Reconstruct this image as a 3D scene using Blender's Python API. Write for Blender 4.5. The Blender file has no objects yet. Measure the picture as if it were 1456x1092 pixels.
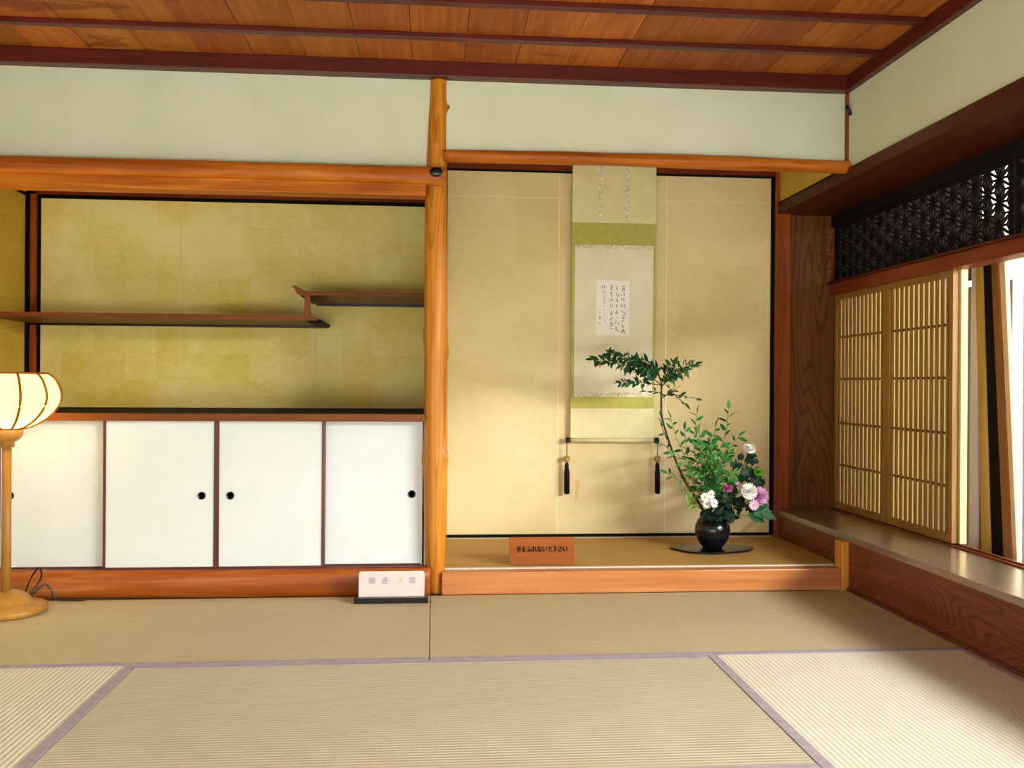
import bpy, bmesh, math, random
from mathutils import Vector, Matrix
R = random.Random(7)
S = bpy.context.scene
COL = S.collection

# ------------------------------------------------------------------ camera, light, exposure
cam_d = bpy.data.cameras.new('camera')
cam_d.lens = 1314.74 / 1456 * 36
cam_d.sensor_width = 36
cam_d.clip_start = 0.02
cam = bpy.data.objects.new('camera', cam_d)
COL.objects.link(cam)
yaw, pitch, roll = 0.0855, 0.0003, 0.0064
fw = Vector((math.sin(yaw) * math.cos(pitch), math.cos(yaw) * math.cos(pitch), math.sin(pitch)))
rt = Vector((math.cos(yaw), -math.sin(yaw), 0))
up = rt.cross(fw)
r2 = math.cos(roll) * rt + math.sin(roll) * up
u2 = -math.sin(roll) * rt + math.cos(roll) * up
cam.matrix_world = Matrix(((r2.x, u2.x, -fw.x, 0.0054), (r2.y, u2.y, -fw.y, -4.1045), (r2.z, u2.z, -fw.z, 0.9336), (0, 0, 0, 1)))
S.camera = cam
vs = S.view_settings
vs.view_transform = 'Standard'
vs.look = 'None'
vs.gamma = 1
vs.use_curve_mapping = False
vs.exposure = 0.0

world = bpy.data.worlds.new('sky')
S.world = world
world.use_nodes = True
bg = world.node_tree.nodes['Background']
bg.inputs[0].default_value = (0.86, 0.94, 1.0, 1)
bg.inputs[1].default_value = 0.7


def area(name, loc, target, sx, sy, power, col):
    d = bpy.data.lights.new(name, 'AREA')
    d.shape = 'RECTANGLE'
    d.size, d.size_y, d.energy, d.color = sx, sy, power, col
    o = bpy.data.objects.new(name, d)
    COL.objects.link(o)
    o.location = loc
    o.rotation_euler = (Vector(target) - Vector(loc)).to_track_quat('-Z', 'Y').to_euler()
    return o


sun_d = bpy.data.lights.new('sun', 'SUN')
sun_d.energy = 26.0
sun_d.angle = 0.02
sun_d.color = (1, 0.96, 0.88)
sun = bpy.data.objects.new('sun', sun_d)
COL.objects.link(sun)
sun.rotation_euler = Vector((0.75, 0.25, -0.8)).to_track_quat('-Z', 'Y').to_euler()   # falls on the garden wall outside the window
area('garden_daylight', (-0.1, -5.0, 0.36), (-0.2, 0.0, 0.8), 3.4, 0.6, 61, (0.98, 0.99, 0.98))
area('side_window_daylight', (5.2, -3.6, 2.15), (1.2, -0.9, 0.1), 4.6, 0.4, 760, (0.97, 0.985, 1.0))


# ------------------------------------------------------------------ helpers
def lin(h):
    h = h.lstrip('#')
    v = [int(h[i:i + 2], 16) / 255 for i in (0, 2, 4)]
    return tuple(c / 12.92 if c <= 0.04045 else ((c + 0.055) / 1.055) ** 2.4 for c in v) + (1,)


def base_mat(name, col='#808080', rough=0.6, spec=0.3):
    m = bpy.data.materials.new(name)
    m.use_nodes = True
    b = m.node_tree.nodes['Principled BSDF']
    b.inputs['Base Color'].default_value = lin(col)
    b.inputs['Roughness'].default_value = rough
    b.inputs['Specular IOR Level'].default_value = spec
    return m, m.node_tree, b


def N(t, typ, **kw):
    n = t.nodes.new(typ)
    for k, v in kw.items():
        setattr(n, k, v)
    return n


def coords(t, scale, kind='Object'):
    tc = N(t, 'ShaderNodeTexCoord')
    mp = N(t, 'ShaderNodeMapping')
    mp.inputs['Scale'].default_value = scale
    t.links.new(tc.outputs[kind], mp.inputs[0])
    return mp.outputs[0]


def ramp(t, fac, stops):
    r = N(t, 'ShaderNodeValToRGB')
    e = r.color_ramp.elements
    while len(e) < len(stops):
        e.new(0.5)
    for el, (p, c) in zip(e, stops):
        el.position = p
        el.color = lin(c)
    t.links.new(fac, r.inputs[0])
    return r.outputs[0]


def noise(t, vec, scale, detail=4, dist=0.0, rough=0.55):
    n = N(t, 'ShaderNodeTexNoise')
    n.inputs['Scale'].default_value = scale
    n.inputs['Detail'].default_value = detail
    n.inputs['Distortion'].default_value = dist
    n.inputs['Roughness'].default_value = rough
    t.links.new(vec, n.inputs['Vector'])
    return n.outputs[0]


def math_(t, op, a, b=None):
    n = N(t, 'ShaderNodeMath', operation=op)
    for i, v in enumerate((a, b)):
        if v is None:
            continue
        if isinstance(v, (int, float)):
            n.inputs[i].default_value = v
        else:
            t.links.new(v, n.inputs[i])
    return n.outputs[0]


def mix(t, a, b, fac, mode='MIX'):
    n = N(t, 'ShaderNodeMix', data_type='RGBA', blend_type=mode)
    if isinstance(fac, (int, float)):
        n.inputs[0].default_value = fac
    else:
        t.links.new(fac, n.inputs[0])
    for s, v in ((6, a), (7, b)):
        if isinstance(v, str):
            n.inputs[s].default_value = lin(v)
        else:
            t.links.new(v, n.inputs[s])
    return n.outputs[2]


def bump(t, b, h, strength, dist=0.002):
    n = N(t, 'ShaderNodeBump')
    n.inputs['Strength'].default_value = strength
    n.inputs['Distance'].default_value = dist
    t.links.new(h, n.inputs['Height'])
    t.links.new(n.outputs[0], b.inputs['Normal'])


def plain(name, col, rough=0.6, spec=0.3, var=0.0, vs_=6.0, col2=None):
    m, t, b = base_mat(name, col, rough, spec)
    if col2:
        v = noise(t, coords(t, (1, 1, 1)), vs_, 5)
        t.links.new(ramp(t, v, ((0.35, col), (0.65, col2))), b.inputs['Base Color'])
    return m


def wood(name, dark, mid, light, axis='x', fine=60.0, rough=0.45, spec=0.4, vary=0.0, contour=0.0, cscale=(1, 1, 1), line='#200a04', stain=None):
    m, t, b = base_mat(name, mid, rough, spec)
    st = {'x': (0.05, 1, 1), 'y': (1, 0.05, 1), 'z': (1, 1, 0.05)}[axis]
    v = noise(t, coords(t, st), fine, 4, 0.6)
    lo = noise(t, coords(t, tuple(0.25 if s == 1 else 0.06 for s in st)), fine * 0.3, 3, 0.4)
    s = math_(t, 'ADD', math_(t, 'MULTIPLY', v, 0.5), math_(t, 'MULTIPLY', lo, 0.5))
    c = ramp(t, s, ((0.34, dark), (0.5, mid), (0.66, light)))
    if contour:
        f = noise(t, coords(t, cscale), 1.0, 1.5, 0.25, 0.4)
        fr = math_(t, 'FRACT', math_(t, 'MULTIPLY', f, contour))
        ln = ramp(t, fr, ((0.0, '#000000'), (0.55, '#000000'), (0.92, '#ffffff'), (0.99, '#000000')))
        c = mix(t, c, line, math_(t, 'MULTIPLY', ln, 0.75))
    if vary:
        oi = N(t, 'ShaderNodeObjectInfo')
        h = N(t, 'ShaderNodeHueSaturation')
        t.links.new(c, h.inputs['Color'])
        t.links.new(math_(t, 'ADD', math_(t, 'MULTIPLY', oi.outputs['Random'], vary), 1 - vary / 2), h.inputs['Value'])
        t.links.new(math_(t, 'ADD', math_(t, 'MULTIPLY', math_(t, 'FRACT', math_(t, 'MULTIPLY', oi.outputs['Random'], 7.3)), 0.02), 0.492), h.inputs['Hue'])
        c = h.outputs[0]
    if stain:
        sv = noise(t, coords(t, (0.8, 2.6, 1)), 1.5, 6, 0.3, 0.62)
        k = ramp(t, sv, ((0.61, '#000000'), (0.64, '#ffffff')))
        c = mix(t, c, stain, math_(t, 'MULTIPLY', k, 0.6))
    t.links.new(c, b.inputs['Base Color'])
    bump(t, b, v, 0.15, 0.001)
    return m


def tatami(name, a, c, along):
    m, t, b = base_mat(name, a, 0.62, 0.25)
    tc = N(t, 'ShaderNodeTexCoord')
    sp = N(t, 'ShaderNodeSeparateXYZ')
    t.links.new(tc.outputs['Object'], sp.inputs[0])
    across = sp.outputs[1 if along == 'x' else 0]
    alongv = sp.outputs[0 if along == 'x' else 1]
    rid = math_(t, 'ADD', math_(t, 'MULTIPLY', math_(t, 'SINE', math_(t, 'MULTIPLY', across, 2 * math.pi / 0.0165)), 0.5), 0.5)
    wv = math_(t, 'ADD', math_(t, 'MULTIPLY', math_(t, 'SINE', math_(t, 'MULTIPLY', alongv, 2 * math.pi / 0.012)), 0.5), 0.5)
    st = (0.35, 1, 1) if along == 'x' else (1, 0.35, 1)
    n1 = noise(t, coords(t, st), 45, 5, 0.3)
    n2 = noise(t, coords(t, (1, 1, 1)), 2.2, 4)
    k = math_(t, 'ADD', math_(t, 'ADD', math_(t, 'MULTIPLY', n1, 0.28), math_(t, 'MULTIPLY', n2, 0.26)), math_(t, 'ADD', math_(t, 'MULTIPLY', rid, 0.34), math_(t, 'MULTIPLY', wv, 0.06)))
    t.links.new(ramp(t, k, ((0.25, c), (0.75, a))), b.inputs['Base Color'])
    bump(t, b, rid, 0.5, 0.002)
    return m


def tag(o, label=None, cat=None, group=None, kind=None):
    if label:
        o['label'] = label
    if cat:
        o['category'] = cat
    if group:
        o['group'] = group
    if kind:
        o['kind'] = kind
    return o


ORG = {}                                # world origin of every top-level object and its family


def thing(name, loc, label, cat, group=None):
    o = bpy.data.objects.new(name, None)
    o.empty_display_size = 0.05
    COL.objects.link(o)
    o.location = loc
    ORG[o.name] = Vector(loc)
    return tag(o, label, cat, group)


def obj(name, bm, m, parent=None, smooth=False, label=None, kind=None):
    """link one mesh built in world coordinates, moved into its family's own frame"""
    org = ORG.get(parent.name, Vector()) if parent else Vector()
    if org.length:
        bmesh.ops.translate(bm, verts=bm.verts, vec=-org)
    me = bpy.data.meshes.new(name)
    bmesh.ops.recalc_face_normals(bm, faces=bm.faces)
    bm.to_mesh(me)
    bm.free()
    if smooth:
        for p in me.polygons:
            p.use_smooth = True
    for mm in (m if isinstance(m, (list, tuple)) else [m]):
        me.materials.append(mm)
    o = bpy.data.objects.new(name, me)
    COL.objects.link(o)
    o.parent = parent
    ORG[o.name] = org
    return tag(o, label, None, None, kind)


def struct(name, bm, m, label=None, smooth=False):
    return tag(obj(name, bm, m, None, smooth), label, None, None, 'structure')


def box(x0, x1, y0, y1, z0, z1, bev=0.0, bm=None):
    out = bm or bmesh.new()
    b = bmesh.new() if bev else out
    vs_ = [b.verts.new((x, y, z)) for z in (z0, z1) for y in (y0, y1) for x in (x0, x1)]
    for f in ((0, 2, 3, 1), (4, 5, 7, 6), (0, 1, 5, 4), (2, 6, 7, 3), (0, 4, 6, 2), (1, 3, 7, 5)):
        b.faces.new([vs_[i] for i in f])
    if bev:
        bmesh.ops.bevel(b, geom=b.edges[:], offset=bev, segments=2, affect='EDGES', profile=0.6)
        if bm:
            me = bpy.data.meshes.new('tmp')
            b.to_mesh(me)
            b.free()
            out.from_mesh(me)
            bpy.data.meshes.remove(me)
        else:
            return b
    return out


def lathe(prof, cx, cy, n=32, bm=None):
    """prof: list of (radius, z)"""
    bm = bm or bmesh.new()
    rings = []
    for r, z in prof:
        if r < 1e-5:
            rings.append([bm.verts.new((cx, cy, z))])
        else:
            rings.append([bm.verts.new((cx + r * math.cos(2 * math.pi * i / n), cy + r * math.sin(2 * math.pi * i / n), z)) for i in range(n)])
    for a, b in zip(rings, rings[1:]):
        for i in range(n):
            j = (i + 1) % n
            if len(a) == 1 and len(b) == 1:
                continue
            if len(a) == 1:
                bm.faces.new((a[0], b[i], b[j]))
            elif len(b) == 1:
                bm.faces.new((a[i], a[j], b[0]))
            else:
                bm.faces.new((a[i], a[j], b[j], b[i]))
    for rg in (rings[0], rings[-1]):
        if len(rg) > 1:
            bm.faces.new(rg)
    return bm


def tube(pts, rad, n=6, bm=None):
    bm = bm or bmesh.new()
    pts = [Vector(p) for p in pts]
    rads = rad if isinstance(rad, (list, tuple)) else [rad] * len(pts)
    rings = []
    for i, p in enumerate(pts):
        d = (pts[min(i + 1, len(pts) - 1)] - pts[max(i - 1, 0)]).normalized()
        a = Vector((0, 0, 1)) if abs(d.z) < 0.9 else Vector((1, 0, 0))
        u = d.cross(a).normalized()
        v = d.cross(u)
        rings.append([bm.verts.new(p + rads[i] * (math.cos(2 * math.pi * k / n) * u + math.sin(2 * math.pi * k / n) * v)) for k in range(n)])
    for a, b in zip(rings, rings[1:]):
        for k in range(n):
            bm.faces.new((a[k], a[(k + 1) % n], b[(k + 1) % n], b[k]))
    bm.faces.new(rings[0])
    bm.faces.new(rings[-1])
    return bm


def smooth_path(pts, sub=4):
    pts = [Vector(p) for p in pts]
    out = []
    for i in range(len(pts) - 1):
        p0, p1, p2, p3 = pts[max(i - 1, 0)], pts[i], pts[i + 1], pts[min(i + 2, len(pts) - 1)]
        for k in range(sub):
            s = k / sub
            out.append(0.5 * (2 * p1 + (p2 - p0) * s + (2 * p0 - 5 * p1 + 4 * p2 - p3) * s * s + (3 * p1 - p0 - 3 * p2 + p3) * s ** 3))
    out.append(pts[-1])
    return out


def extrude_poly(poly, axis, a, b, bm=None):
    """poly: 2D outline; axis x: (y,z), y: (x,z), z: (x,y)"""
    bm = bm or bmesh.new()
    mk = {'x': lambda p, h: (h, p[0], p[1]), 'y': lambda p, h: (p[0], h, p[1]), 'z': lambda p, h: (p[0], p[1], h)}[axis]
    A = [bm.verts.new(mk(p, a)) for p in poly]
    B = [bm.verts.new(mk(p, b)) for p in poly]
    bm.faces.new(A)
    bm.faces.new(B[::-1])
    for i in range(len(poly)):
        j = (i + 1) % len(poly)
        bm.faces.new((A[i], A[j], B[j], B[i]))
    return bm


def log_x(x0, x1, yc, zc, ry, rz, seed, n=40, m=20, wob=0.06, squash=2.6):
    """a slightly uneven log or waney beam along X, superelliptic section"""
    rr = random.Random(seed)
    ph = [rr.uniform(0, 6.28) for _ in range(6)]
    bm = bmesh.new()
    rings = []
    for i in range(n + 1):
        x = x0 + (x1 - x0) * i / n
        w = 1 + wob * (math.sin(x * 3.1 + ph[0]) * 0.5 + math.sin(x * 7.3 + ph[1]) * 0.3 + math.sin(x * 15 + ph[2]) * 0.2)
        dz = rz * wob * 1.5 * math.sin(x * 2.2 + ph[3])
        ring = []
        for k in range(m):
            a = 2 * math.pi * k / m
            c, s = math.cos(a), math.sin(a)
            e = 2 / squash
            ring.append(bm.verts.new((x, yc + ry * w * math.copysign(abs(c) ** e, c), zc + dz + rz * w * math.copysign(abs(s) ** e, s))))
        rings.append(ring)
    for a, b in zip(rings, rings[1:]):
        for k in range(m):
            bm.faces.new((a[k], a[(k + 1) % m], b[(k + 1) % m], b[k]))
    bm.faces.new(rings[0])
    bm.faces.new(rings[-1])
    return bm


def text_bm(s, size, x, y, z, sx=1.0, bold=0.0, depth=0.0008, tilt=0.0):
    """flat lettering in the XZ plane facing -Y, centred on x"""
    c = bpy.data.curves.new('tmp_text', 'FONT')
    c.body = s
    c.size = size
    c.align_x = 'CENTER'
    c.align_y = 'CENTER'
    c.extrude = depth
    c.offset = bold
    c.resolution_u = 3
    o = bpy.data.objects.new('tmp_text', c)
    COL.objects.link(o)
    dg = bpy.context.evaluated_depsgraph_get()
    me = bpy.data.meshes.new_from_object(o.evaluated_get(dg))
    bm = bmesh.new()
    bm.from_mesh(me)
    bpy.data.objects.remove(o)
    bpy.data.curves.remove(c)
    bpy.data.meshes.remove(me)
    M = Matrix.Translation((x, y, z)) @ Matrix.Rotation(tilt, 4, 'X') @ Matrix.Rotation(math.pi / 2, 4, 'X') @ Matrix.Diagonal((sx, 1, 1, 1))
    bmesh.ops.transform(bm, matrix=M, verts=bm.verts)
    return bm


# ------------------------------------------------------------------ materials
M_plaster = plain('plaster_sage', '#d6dcc6', 0.9, 0.1, col2='#cfd6bc', vs_=3)
M_batten = wood('ceiling_batten_wood', '#3c100c', '#52160f', '#641f14', 'x', rough=0.4)
M_batten_y = wood('ceiling_edge_wood', '#3a0f0c', '#52160f', '#641f14', 'y', rough=0.4)
M_ceil = wood('ceiling_cedar', '#824010', '#9c561a', '#b06c2a', 'y', 40, 0.55, 0.3, vary=0.45, stain='#5a1c06')
M_lintel = wood('lintel_wood', '#843c04', '#b46210', '#d89030', 'x', 36, 0.42, 0.3)
M_lintel_dk = wood('soffit_wood', '#5a200a', '#70290a', '#84360f', 'x', 50, 0.5, 0.2)
M_post = wood('post_cypress', '#9a5408', '#c88020', '#e0a040', 'z', 24, 0.42, 0.3, contour=9, cscale=(11, 11, 0.8), line='#a05c10')
M_kamachi = wood('polished_sill_wood', '#a8602e', '#bc7a46', '#d09a6c', 'x', 30, 0.35, 0.3)
M_sill = wood('log_sill_wood', '#742e06', '#9c4e10', '#cc8c54', 'x', 20, 0.42, 0.3)
M_beam = wood('dark_red_beam', '#38160a', '#481c0d', '#562614', 'y', 50, 0.45, 0.2)
M_rail = wood('red_rail', '#5c220a', '#742e0e', '#8a3c16', 'y', 50, 0.45, 0.25)
M_shelf = wood('shelf_wood', '#5a2a0c', '#703a10', '#864a1a', 'x', 50, 0.45, 0.2)
M_corner = wood('corner_post_wood', '#6a300a', '#864010', '#a05218', 'z', 50, 0.45, 0.2)
M_panel = wood('zelkova_panel', '#573010', '#673c14', '#774819', 'z', 50, 0.5, 0.2, contour=20, cscale=(5.5, 5.5, 0.6), line='#4a260c')
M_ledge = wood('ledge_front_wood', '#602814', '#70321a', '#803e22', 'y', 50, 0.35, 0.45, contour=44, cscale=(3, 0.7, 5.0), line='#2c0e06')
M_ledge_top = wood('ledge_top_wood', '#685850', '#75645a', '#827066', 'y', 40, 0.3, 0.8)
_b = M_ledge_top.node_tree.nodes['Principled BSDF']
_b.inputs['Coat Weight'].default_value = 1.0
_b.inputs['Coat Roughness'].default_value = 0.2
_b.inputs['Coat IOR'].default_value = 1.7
M_black = plain('black_lacquer', '#0c0a0a', 0.25, 0.5)
M_blackmatte = plain('black_edging', '#080606', 0.6, 0.1)
M_white = plain('fusuma_paper', '#e0e6e6', 0.8, 0.2, col2='#dae1e0', vs_=4)
M_stile = wood('door_stile_wood', '#4a2016', '#5a2a1c', '#6a3624', 'z', 50, 0.4)
M_border = plain('mat_border_cloth', '#b0a4ac', 0.8, 0.1, col2='#a0949e', vs_=60)
M_tat_x = tatami('tatami_straw', '#cdbf9e', '#b0a07c', 'x')
M_tat_m = tatami('tatami_straw_greyer', '#d0c6b2', '#b4a88e', 'x')  # greyer straw tone for the middle mat and the floor
M_tat_y = tatami('tatami_straw_sheen', '#ece6d8', '#d2c8b0', 'y')  # weave-direction sheen painted in as a paler straw colour
M_goza = tatami('alcove_straw', '#c49c58', '#a88040', 'x')
M_paleedge = plain('pale_binding', '#e0d4be', 0.8, 0.1, col2='#c8bca8', vs_=80)
M_slat = wood('shoji_wood', '#80561e', '#94692c', '#a67c3c', 'z', 50, 0.5)
M_dark = plain('dark_interior', '#1a1410', 0.8, 0.1)


def alcove_paper(name, a, b_, c, sheet=(0.16, 0.135), streak=0.0):
    m, t, b = base_mat(name, a, 0.75, 0.2)
    tc = N(t, 'ShaderNodeTexCoord')
    sp = N(t, 'ShaderNodeSeparateXYZ')
    t.links.new(tc.outputs['Object'], sp.inputs[0])
    cmb = N(t, 'ShaderNodeCombineXYZ')
    for i, (axis, step) in enumerate(((0, sheet[0]), (2, sheet[1]))):
        t.links.new(math_(t, 'FLOOR', math_(t, 'DIVIDE', sp.outputs[axis], step)), cmb.inputs[i])
    wn = N(t, 'ShaderNodeTexWhiteNoise')
    t.links.new(cmb.outputs[0], wn.inputs['Vector'])
    soft = noise(t, coords(t, (1, 1, 1)), 1.6, 5, 0.5)
    fine = noise(t, coords(t, (1, 1, 3)), 30, 4)
    k = math_(t, 'ADD', math_(t, 'ADD', math_(t, 'MULTIPLY', soft, 0.62), math_(t, 'MULTIPLY', wn.outputs[0], 0.07)), math_(t, 'MULTIPLY', fine, 0.2))
    t.links.new(ramp(t, k, ((0.3, c), (0.5, b_), (0.68, a))), b.inputs['Base Color'])
    return m


M_gold = alcove_paper('gold_leaf_paper', '#f2e8b4', '#ecdd92', '#dcc352')
M_cream = alcove_paper('alcove_cream_paper', '#e8dab2', '#e2d0a0', '#d6c08a', (0.45, 0.4))
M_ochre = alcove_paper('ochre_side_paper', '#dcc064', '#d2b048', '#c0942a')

# ------------------------------------------------------------------ constants
W, D = 1.91, 0.884
XL, XR, Y1 = -0.983, 0.954, -0.983
XL, XR, Y1 = -0.96, 0.959, -0.97

# ------------------------------------------------------------------ structure: floor, mats below, walls, ceiling
bm = box(-2.4, 2.24, -1.93, 0.95, -0.12, -0.055)
box(-2.4, 1.91, -4.35, -1.93, -0.12, -0.001, bm=bm)
struct('floor', bm, M_tat_m, 'straw coloured floor beneath the tatami mats')
struct('floor_tokonoma', box(0.0, W, 0.08, D + 0.05, -0.05, 0.098), M_goza, 'raised alcove floor platform')

wl = struct('wall_back_left', box(-2.3, 0.0, 0.03, 0.12, 1.80, 2.36), M_plaster, 'sage plaster wall band above the shelf alcove')
struct('wall_back_right', box(0.03, W, 0.03, 0.12, 1.958, 2.36), M_plaster, 'sage plaster wall band above the scroll alcove')
struct('wall_right', box(W, W + 0.1, -4.35, 0.03, 1.90, 2.36), M_plaster, 'sage plaster wall band over the window beam')
struct('wall_tokonoma_side', box(W, W + 0.1, 0.03, D + 0.1, 1.90, 2.36), M_ochre, 'ochre papered side wall over the window beam')

wa = struct('wall_alcove_back', box(-2.09, -0.02, D, D + 0.06, 0.72, 1.98), M_gold, 'gold papered back wall of the shelf alcove')
for x in (-1.316, -0.617):                                   # overlapped seams of the paper sheets
    obj('paper_seam', box(x - 0.004, x + 0.004, D - 0.0008, D + 0.002, 0.81, 1.885), plain('seam_paper', '#e2d498', 0.8, 0.2), wa)
obj('top_moulding', box(-2.09, -0.02, D - 0.03, D, 1.90, 1.98), M_lintel_dk, wa)
obj('edge_strip', box(-2.035, -0.03, D - 0.01, D, 1.883, 1.9), M_blackmatte, wa)
obj('edge_strip', box(-2.035, -0.03, D - 0.012, D, 0.786, 0.80), M_blackmatte, wa)
obj('edge_strip', box(-2.037, -2.024, D - 0.012, D, 0.80, 1.9), M_blackmatte, wa)
ws = struct('wall_alcove_side', box(-2.15, -2.085, -0.02, D, 0.0, 1.98), M_ochre, 'ochre papered side wall of the shelf alcove')
obj('corner_strip', box(-2.085, -2.037, D - 0.03, D, 0.72, 1.98), M_corner, ws)
obj('edge_strip', box(-2.085, -2.066, D - 0.045, D - 0.03, 0.72, 1.9), M_blackmatte, ws)
obj('edge_strip', box(-2.085, -2.078, 0.05, D - 0.03, 1.888, 1.902), M_blackmatte, ws)
struct('ceiling_alcove', box(-2.15, -0.03, 0.12, D + 0.06, 1.98, 2.02), M_lintel_dk, 'brown board ceiling inside the shelf alcove')
struct('wall_alcove_divider', box(-0.03, 0.03, 0.06, D + 0.06, 0.0, 2.36), M_cream, 'thin dividing wall between the two alcoves')

wt = struct('wall_tokonoma_back', box(0.03, W, D, D + 0.06, 0.05, 2.36), M_cream, 'cream papered back wall of the scroll alcove')
seam_m = plain('cream_seam', '#e8dfba', 0.8, 0.2)
obj('paper_seam', box(0.08, 1.868, D - 0.0008, D + 0.002, 1.945, 1.949), seam_m, wt)
for x in (0.685, 1.28):
    obj('paper_seam', box(x - 0.003, x + 0.003, D - 0.0008, D + 0.002, 0.115, 2.07), seam_m, wt)
obj('water_stain', extrude_poly([(0.778, 0.41), (0.806, 0.41), (0.802, 0.37), (0.795, 0.31), (0.778, 0.29), (0.785, 0.35)], 'y', D - 0.0008, D), plain('stain_paper', '#d8b878', 0.9, 0.1), wt)
obj('water_stain', extrude_poly([(1.70, 0.118), (1.72, 0.15), (1.76, 0.175), (1.80, 0.215), (1.87, 0.26), (1.87, 0.25), (1.82, 0.20), (1.80, 0.17), (1.76, 0.15), (1.74, 0.118)], 'y', D - 0.0008, D), plain('stain_paper', '#c8b078', 0.9, 0.1), wt)
obj('top_moulding', box(0.03, W, D - 0.018, D, 2.093, 2.20), M_lintel_dk, wt)
obj('edge_strip', box(0.03, 1.886, D - 0.01, D, 2.083, 2.093), M_blackmatte, wt)
obj('edge_strip', box(0.03, 1.886, D - 0.012, D, 0.108, 0.122), M_blackmatte, wt)
obj('edge_strip', box(1.868, 1.886, D - 0.012, D, 0.122, 2.10), M_blackmatte, wt)
obj('edge_strip', box(0.03, 0.078, D - 0.012, D, 0.122, 2.10), M_blackmatte, wt)
struct('ceiling_tokonoma', box(0.03, W, 0.1, D + 0.06, 2.36, 2.40), M_lintel_dk, 'brown board ceiling inside the scroll alcove')
re_ = struct('wall_recess_end', box(1.97, 2.235, D, D + 0.05, 0.2, 1.95), M_panel, 'figured wooden end panel of the window recess')
obj('dark_backing', box(2.235, 2.86, D, D + 0.04, -0.4, 2.7), M_dark, re_)  # dark backing added so the holes at the transom's end stay dark
struct('wall_left', box(-2.3, -2.15, -4.35, 0.12, 0.0, 2.36), M_plaster, 'plain plaster wall at the left of the room')
bmr = box(-2.3, 2.0, -4.45, -4.35, 1.95, 2.36)
struct('wall_rear', bmr, M_plaster, 'plaster band above the open veranda side')

ce = struct('ceiling', box(-2.4, W + 0.1, -4.45, 0.03, 2.372, 2.42), M_batten, 'wooden ceiling of wide cedar boards on dark battens')
x = -2.36
while x < W:
    a, b = x, min(x + 0.2268, W)
    z = 2.352 + R.uniform(0, 0.003)
    obj('ceiling_board', box(a + 0.0012, b - 0.0012, -4.4, 0.03, z, 2.372), M_ceil, ce)
    x += 0.2268
for k in range(12):
    y = -0.322 - 0.349 * k
    obj('batten', box(-2.3, W - 0.03, y - 0.036, y, 2.330, 2.353, 0.003), M_batten, ce)
obj('cornice', box(-2.3, W, -0.03, 0.03, 2.285, 2.353, 0.004), M_batten, ce)
obj('cornice', box(W - 0.03, W + 0.02, -4.4, -0.03, 2.285, 2.353, 0.004), M_batten_y, ce)

# ------------------------------------------------------------------ beams, posts, sills
lb = struct('trim_1', log_x(-2.3, 0.058, -0.02, 1.846, 0.045, 0.039, 3, 60, 24, 0.02, 3.0), M_lintel, 'orange log lintel across the shelf alcove top', True)
obj('lintel_board', box(-2.3, -0.03, -0.035, 0.06, 1.758, 1.812, 0.003), M_lintel, lb)
nb = bmesh.new()
bmesh.ops.create_uvsphere(nb, u_segments=20, v_segments=10, radius=1)
bmesh.ops.transform(nb, matrix=Matrix.Translation((0.014, -0.064, 1.856)) @ Matrix.Diagonal((0.029, 0.01, 0.022, 1)), verts=nb.verts)
obj('nail_cover', nb, M_black, lb, True, 'black oval nail cover')
struct('trim_2', log_x(0.05, W + 0.01, 0.02, 1.948, 0.038, 0.029, 5, 80, 18, 0.10, 2.2), M_lintel, 'slender peeled log lintel across the scroll alcove', True)
tb = struct('trim_3', box(1.886, 1.97, D - 0.03, D + 0.06, 0.05, 2.16, 0.003), M_corner, 'reddish brown corner post behind the flowers')
nag = struct('trim_4', box(W - 0.012, 2.0, -4.35, D - 0.01, 1.883, 1.938, 0.003), M_beam, 'dark red beam above the window recess')
obj('soffit_board', box(2.0, 2.30, -4.35, D, 1.883, 1.93), M_beam, nag)
obj('edge_strip', box(W - 0.01, W, 0.03, D - 0.03, 1.938, 1.947), M_blackmatte, nag)
rail = struct('trim_5', box(2.205, 2.30, -4.35, D, 1.44, 1.502, 0.004), M_rail, 'red brown rail above the paper screens')
obj('rail_lip', box(2.19, 2.21, -4.35, D, 1.502, 1.512), M_beam, rail)
obj('upper_rail', box(2.215, 2.29, -4.35, D, 1.82, 1.885), M_dark, rail)
km = struct('trim_6', box(0.05, 1.875, -0.01, 0.10, 0.0, 0.1, 0.006), M_kamachi, 'pale polished front sill of the scroll alcove')
obj('end_block', box(1.875, 1.912, -0.018, 0.06, 0.0, 0.222, 0.006), M_post, km)
struct('trim_7', log_x(-2.3, 0.0, 0.035, 0.058, 0.045, 0.062, 9, 60, 20, 0.03, 3.4), M_sill, 'rounded log sill under the white cupboard doors', True)
cb = struct('trim_8', box(W - 0.012, W + 0.002, 0.012, 0.03, 1.972, 2.285), M_corner, 'thin corner batten between the plaster walls')
hk = bmesh.new()
tube([(1.90, 0.01, 2.225), (1.892, -0.008, 2.215), (1.897, -0.016, 2.195), (1.908, -0.012, 2.178)], [0.006, 0.009, 0.010, 0.007], 8, hk)
obj('hook', hk, M_black, cb, True, 'small black metal hook')
struct('trim_9', box(-2.2, -2.085, -0.03, 0.09, 0.0, 2.36, 0.004), M_corner, 'square corner post at the left wall')

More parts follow.
